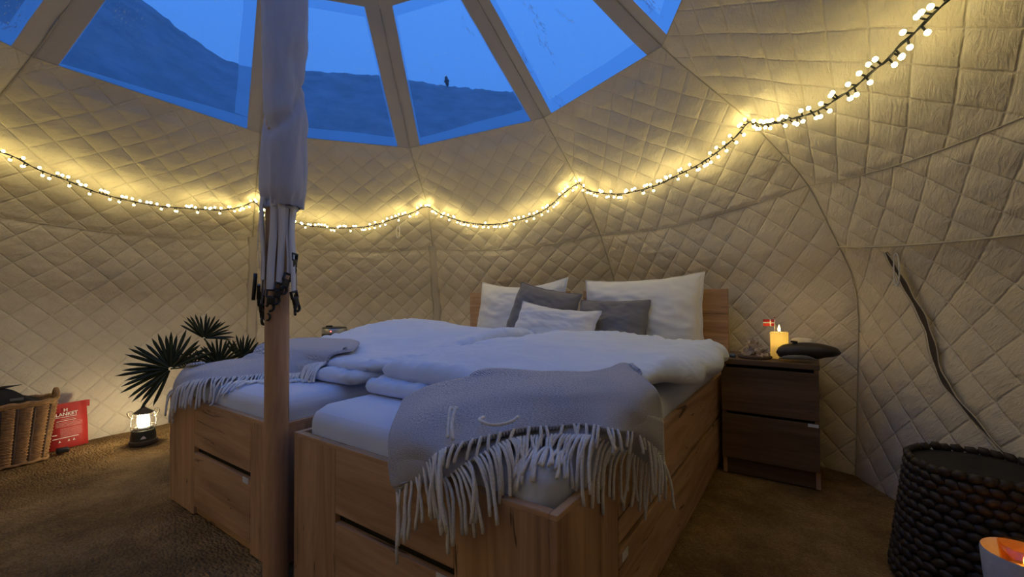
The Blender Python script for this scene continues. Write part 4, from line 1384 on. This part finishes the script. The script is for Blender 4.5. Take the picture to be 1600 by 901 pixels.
# ---- candle
KX, KY, KH = 2.188, 1.80, .130
cd = root('pillar_candle', (KX, KY, NZ), 'lit ivory pillar candle standing on the nightstand', 'candle')
def ringq(h, s):  # rounded square section
    return [V_((KX + s * math.copysign(abs(math.cos(a)) ** .6, math.cos(a)), KY + s * math.copysign(abs(math.sin(a)) ** .6, math.sin(a)), NZ + h)) for a in [k * 2 * PI / 32 for k in range(32)]]
mb = MB(); mb.grid([ringq(.001, .036), ringq(.006, .038), ringq(.08, .038), ringq(KH - .004, .039), ringq(KH, .037), ringq(KH - .006, .033), ringq(KH - .012, .018), ringq(KH - .013, .003)], closed=True)
mb.build('wax', M['wax'], cd)
mb = MB(); mb.tube([(KX, KY, NZ + KH - .014), (KX + .001, KY, NZ + KH + .004)], .0015, 6); mb.build('wick', M['black'], cd)
mb = MB(); mb.lathe([(.001, .003), (.0045, .008), (.0055, .014), (.004, .022), (.0018, .030), (.0004, .036)], (KX, KY, NZ + KH), 12); mb.build('flame', M['flame'], cd)
def lamp(name, loc, w, col, r, parent):
    l = bpy.data.lights.new(name, 'POINT'); l.energy = w; l.color = col; l.shadow_soft_size = r
    o = bpy.data.objects.new(name, l); COL.objects.link(o); o.parent = parent; o.location = V_(loc) - BASE[parent.name]
lamp('candle_glow', (KX, KY, NZ + KH + .02), CANDLE_W, (1., .62, .22), .006, cd)
lamp('wax_glow', (KX, KY, NZ + KH * .72), CANDLE_W * .16, (1., .72, .26), .012, cd)
# ---- small flag
fg = root('table_flag', (2.166, 1.86, NZ), 'tiny red flag with white cross on a stick behind the candle', 'flag')
mb = MB(); mb.tube([(2.166, 1.86, NZ), (2.166, 1.86, NZ + .195)], .0016, 6); mb.build('stick', M['flag_white'], fg)
mb = MB(); mb.lathe([(.0, .194), (.003, .196), (.003, .200), (.0, .202)], (2.166, 1.86, NZ), 8); mb.build('finial', M['flag_red'], fg)
FZ0, FZ1, FX1, FX0 = NZ + .155, NZ + .190, 2.165, 2.115
def fp(a, b, n=0): 
    x = FX1 + (FX0 - FX1) * a; return V_((x, 1.86 + .006 * math.sin(a * 5) + n, FZ0 + (FZ1 - FZ0) * b))
def flag_piece(a0, a1, b0, b1, nm, mat, off):
    mb = MB(); mb.grid([[fp(a0 + (a1 - a0) * k / 6, b0, -off), fp(a0 + (a1 - a0) * k / 6, b1, -off), fp(a0 + (a1 - a0) * k / 6, b1, off), fp(a0 + (a1 - a0) * k / 6, b0, off)] for k in range(7)], closed=True)
    mb.build(nm, M[mat], fg)
flag_piece(0, 1, 0, 1, 'flag_cloth', 'flag_red', .0004)
flag_piece(0, 1, .43, .57, 'cross_bar', 'flag_white', .0008); flag_piece(.30, .42, 0, 1, 'cross_upright', 'flag_white', .0009)
# ---- dried flower arrangement on a wooden slice
df = root('dried_flowers', (2.075, 1.735, NZ), 'dried flower arrangement on a dark wooden slice beside the candle', 'dried flowers')
mb = MB(); P = []
for r_, z in ((.001, .0), (.060, .0), (.065, .006), (.064, .014), (.058, .017), (.001, .017)):
    P.append([V_((2.085 + r_ * math.cos(a) * (1.15 + .1 * math.sin(3 * a)), 1.735 + r_ * .8 * math.sin(a), NZ + z)) for a in [k * 2 * PI / 30 for k in range(30)]])
mb.grid(P, closed=True); mb.build('wooden_slice', M['twig'], df, auto=40)
rnd = random.Random(3)
for k in range(26):
    a = rnd.uniform(0, 2 * PI); r_ = rnd.uniform(0, .05)
    z = NZ + .020 + rnd.uniform(.0, .085) * (1 - r_ / .06)
    c = V_((2.082 + r_ * math.cos(a) * 1.1, 1.735 + r_ * math.sin(a) * .8, z))
    mb = MB(); n_ = rnd.choice((5, 6)); R_ = rnd.uniform(.013, .024)
    ax = V_((rnd.uniform(-.6, .6), -1, rnd.uniform(.0, .9))).normalized(); s1 = ax.cross(V_((0, 0, 1))).normalized(); s2 = ax.cross(s1)
    for q in range(n_):
        b = 2 * PI * q / n_ + rnd.uniform(-.2, .2)
        d = s1 * math.cos(b) + s2 * math.sin(b); e = s1 * -math.sin(b) + s2 * math.cos(b)
        mb.add([c, c + d * R_ * .55 + e * R_ * .33 + ax * R_ * .2, c + d * R_ + ax * R_ * .45, c + d * R_ * .55 - e * R_ * .33 + ax * R_ * .2, c + d * R_ * .5 + ax * R_ * .05 - ax * .002],
               [(0, 1, 2), (0, 2, 3), (0, 4, 1), (1, 4, 2), (2, 4, 3), (3, 4, 0)])
    mb.build('floret', M['flower'], df, smooth=False)
for k in range(7):
    a = rnd.uniform(-.3, PI + .3); L = rnd.uniform(.06, .095)
    d = V_((math.cos(a) * .8, -.25, abs(math.sin(a)) + .25)).normalized()
    c = V_((2.08 + .02 * math.cos(a), 1.735, NZ + .016))
    mb = MB(); mb.tube([c, c + d * L * .5 + V_((.004, 0, .004)), c + d * L], [.0018, .0013, .0006], 5); mb.build('twig', M['twig'], df)
mb = MB(); mb.lathe([(.001, 0), (.012, .002), (.016, .009), (.011, .017), (.001, .020)], (1.990, 1.72, NZ), 16, sx=1.1, sy=.8)
tag(mb.build('pebble', M['blue_stone']), 'small blue-grey pebble on the left corner of the nightstand', 'pebble')
# ---- dark leather pouch
lp_ = root('leather_pouch', (2.29, 1.73, NZ), 'flat dark leather pouch sticking out past the nightstand edge', 'pouch')
mb = MB(); P = []
for k in range(25):
    t = k / 24; x = 2.178 + .252 * t
    hw = .052 * (1 - abs(2 * t - 1) ** 3.5) ** .5 * (1 - .25 * t) + .001
    hh = (.036 if t < .6 else .036 - .014 * smooth01((t - .6) / .4)) * (1 - abs(2 * t - 1) ** 5) ** .5 + .0008
    zc = NZ + .038 + .014 * math.sin(PI * t) + .012 * smooth01((t - .55) / .4)
    P.append([V_((x, 1.728 + hw * math.cos(a), zc + hh * math.sin(a) * (1.05 if math.sin(a) > 0 else .95) + .004 * noise.noise(V_((x * 30, a, 0))))) for a in [j * 2 * PI / 24 for j in range(24)]])
mb.grid(P, closed=True); mb.build('body', M['leather'], lp_)
mb = MB(); P = []
for k in range(9):
    t = k / 8; x = 2.190 + .150 * t
    P.append([V_((x, 1.672 + .010 * abs(2 * t - 1) ** 2, NZ + .012 + .006 * t + .022 * b * (1 - abs(2 * t - 1) ** 3) )) for b in (0, .5, 1)] + [V_((x, 1.69 + .006 * abs(2 * t - 1), NZ + .014 + .02 * b * (1 - abs(2 * t - 1) ** 3))) for b in (1, .5, 0)])
mb.grid(P, closed=True); mb.build('lining', M['lining'], lp_)
mb = MB(); mb.box(-.014, .014, -.012, .012, -.005, .005, b=.003, M=Matrix.Translation((2.252, 1.725, NZ + .092)) @ Matrix.Rotation(.1, 4, 'Y')); mb.build('tab', M['leather'], lp_)
# ---- white rounded case
mb = MB(); mb.box(2.232, 2.330, 1.86, 1.925, NZ, NZ + .098, b=.022)
tag(mb.build('case', M['white_box']), 'white rounded plastic case behind the leather pouch', 'case')

# ================================================================== RIGHT CORNER
HX, HY = 2.725, 1.135
hb_ = root('braided_basket', (HX, HY, 0), 'dark braided basket standing in the bottom right corner', 'basket')
rows_ = 15
rnd = random.Random(8)
for k in range(rows_):
    t = k / (rows_ - 1); z = .016 + t * .352
    R_ = .205 - .045 * t
    mb = MB(); n_ = 34
    for j in range(n_):
        a = 2 * PI * (j + .5 * (k % 2) + rnd.uniform(-.12, .12)) / n_
        c = V_((HX + R_ * math.cos(a), HY + R_ * math.sin(a), z + rnd.uniform(-.003, .003)))
        bm = bmesh.new(); bmesh.ops.create_icosphere(bm, subdivisions=1, radius=1)
        T = Matrix.Translation(c) @ Matrix.Rotation(a + PI / 2, 4, 'Z') @ Matrix.Rotation(rnd.uniform(.2, .5) * (1 if k % 2 else -1), 4, 'Y') @ Matrix.Diagonal((PI * R_ / n_ * 1.45, .011, .0155, 1))
        mb.bm(bm, T)
    o = mb.build('braid_row', M['hyacinth'], hb_); o['kind'] = 'stuff'
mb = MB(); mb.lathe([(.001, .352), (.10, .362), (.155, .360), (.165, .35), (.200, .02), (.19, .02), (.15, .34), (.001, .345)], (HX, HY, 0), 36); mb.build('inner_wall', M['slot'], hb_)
# pale pot with tealight in front of it
TX, TY = 2.725, .802
cup = root('tealight_pot', (TX, TY, 0), 'pale pot with a glowing tealight in the bottom right corner', 'pot')
mb = MB(); mb.lathe([(.050, 0), (.056, .01), (.076, .262), (.074, .268), (.070, .262), (.058, .20), (.001, .198)], (TX, TY, 0), 36); mb.build('pot', M['mug'], cup, auto=40)
mb = MB(); mb.lathe([(.034, .200), (.038, .210), (.046, .285), (.043, .285), (.035, .214), (.001, .206)], (TX, TY, 0), 32); mb.build('glass', M['amber'], cup)
mb = MB(); mb.lathe([(.03, .208), (.03, .236), (.001, .238)], (TX, TY, 0), 24); mb.build('wax', M['wax'], cup)
mb = MB(); mb.lathe([(.001, .240), (.005, .246), (.0055, .253), (.003, .265), (.0004, .274)], (TX, TY, 0), 10); mb.build('flame', M['flame'], cup)
lamp('tealight_glow', (TX, TY, .258), TEALIGHT_W, (1., .62, .2), .006, cup)
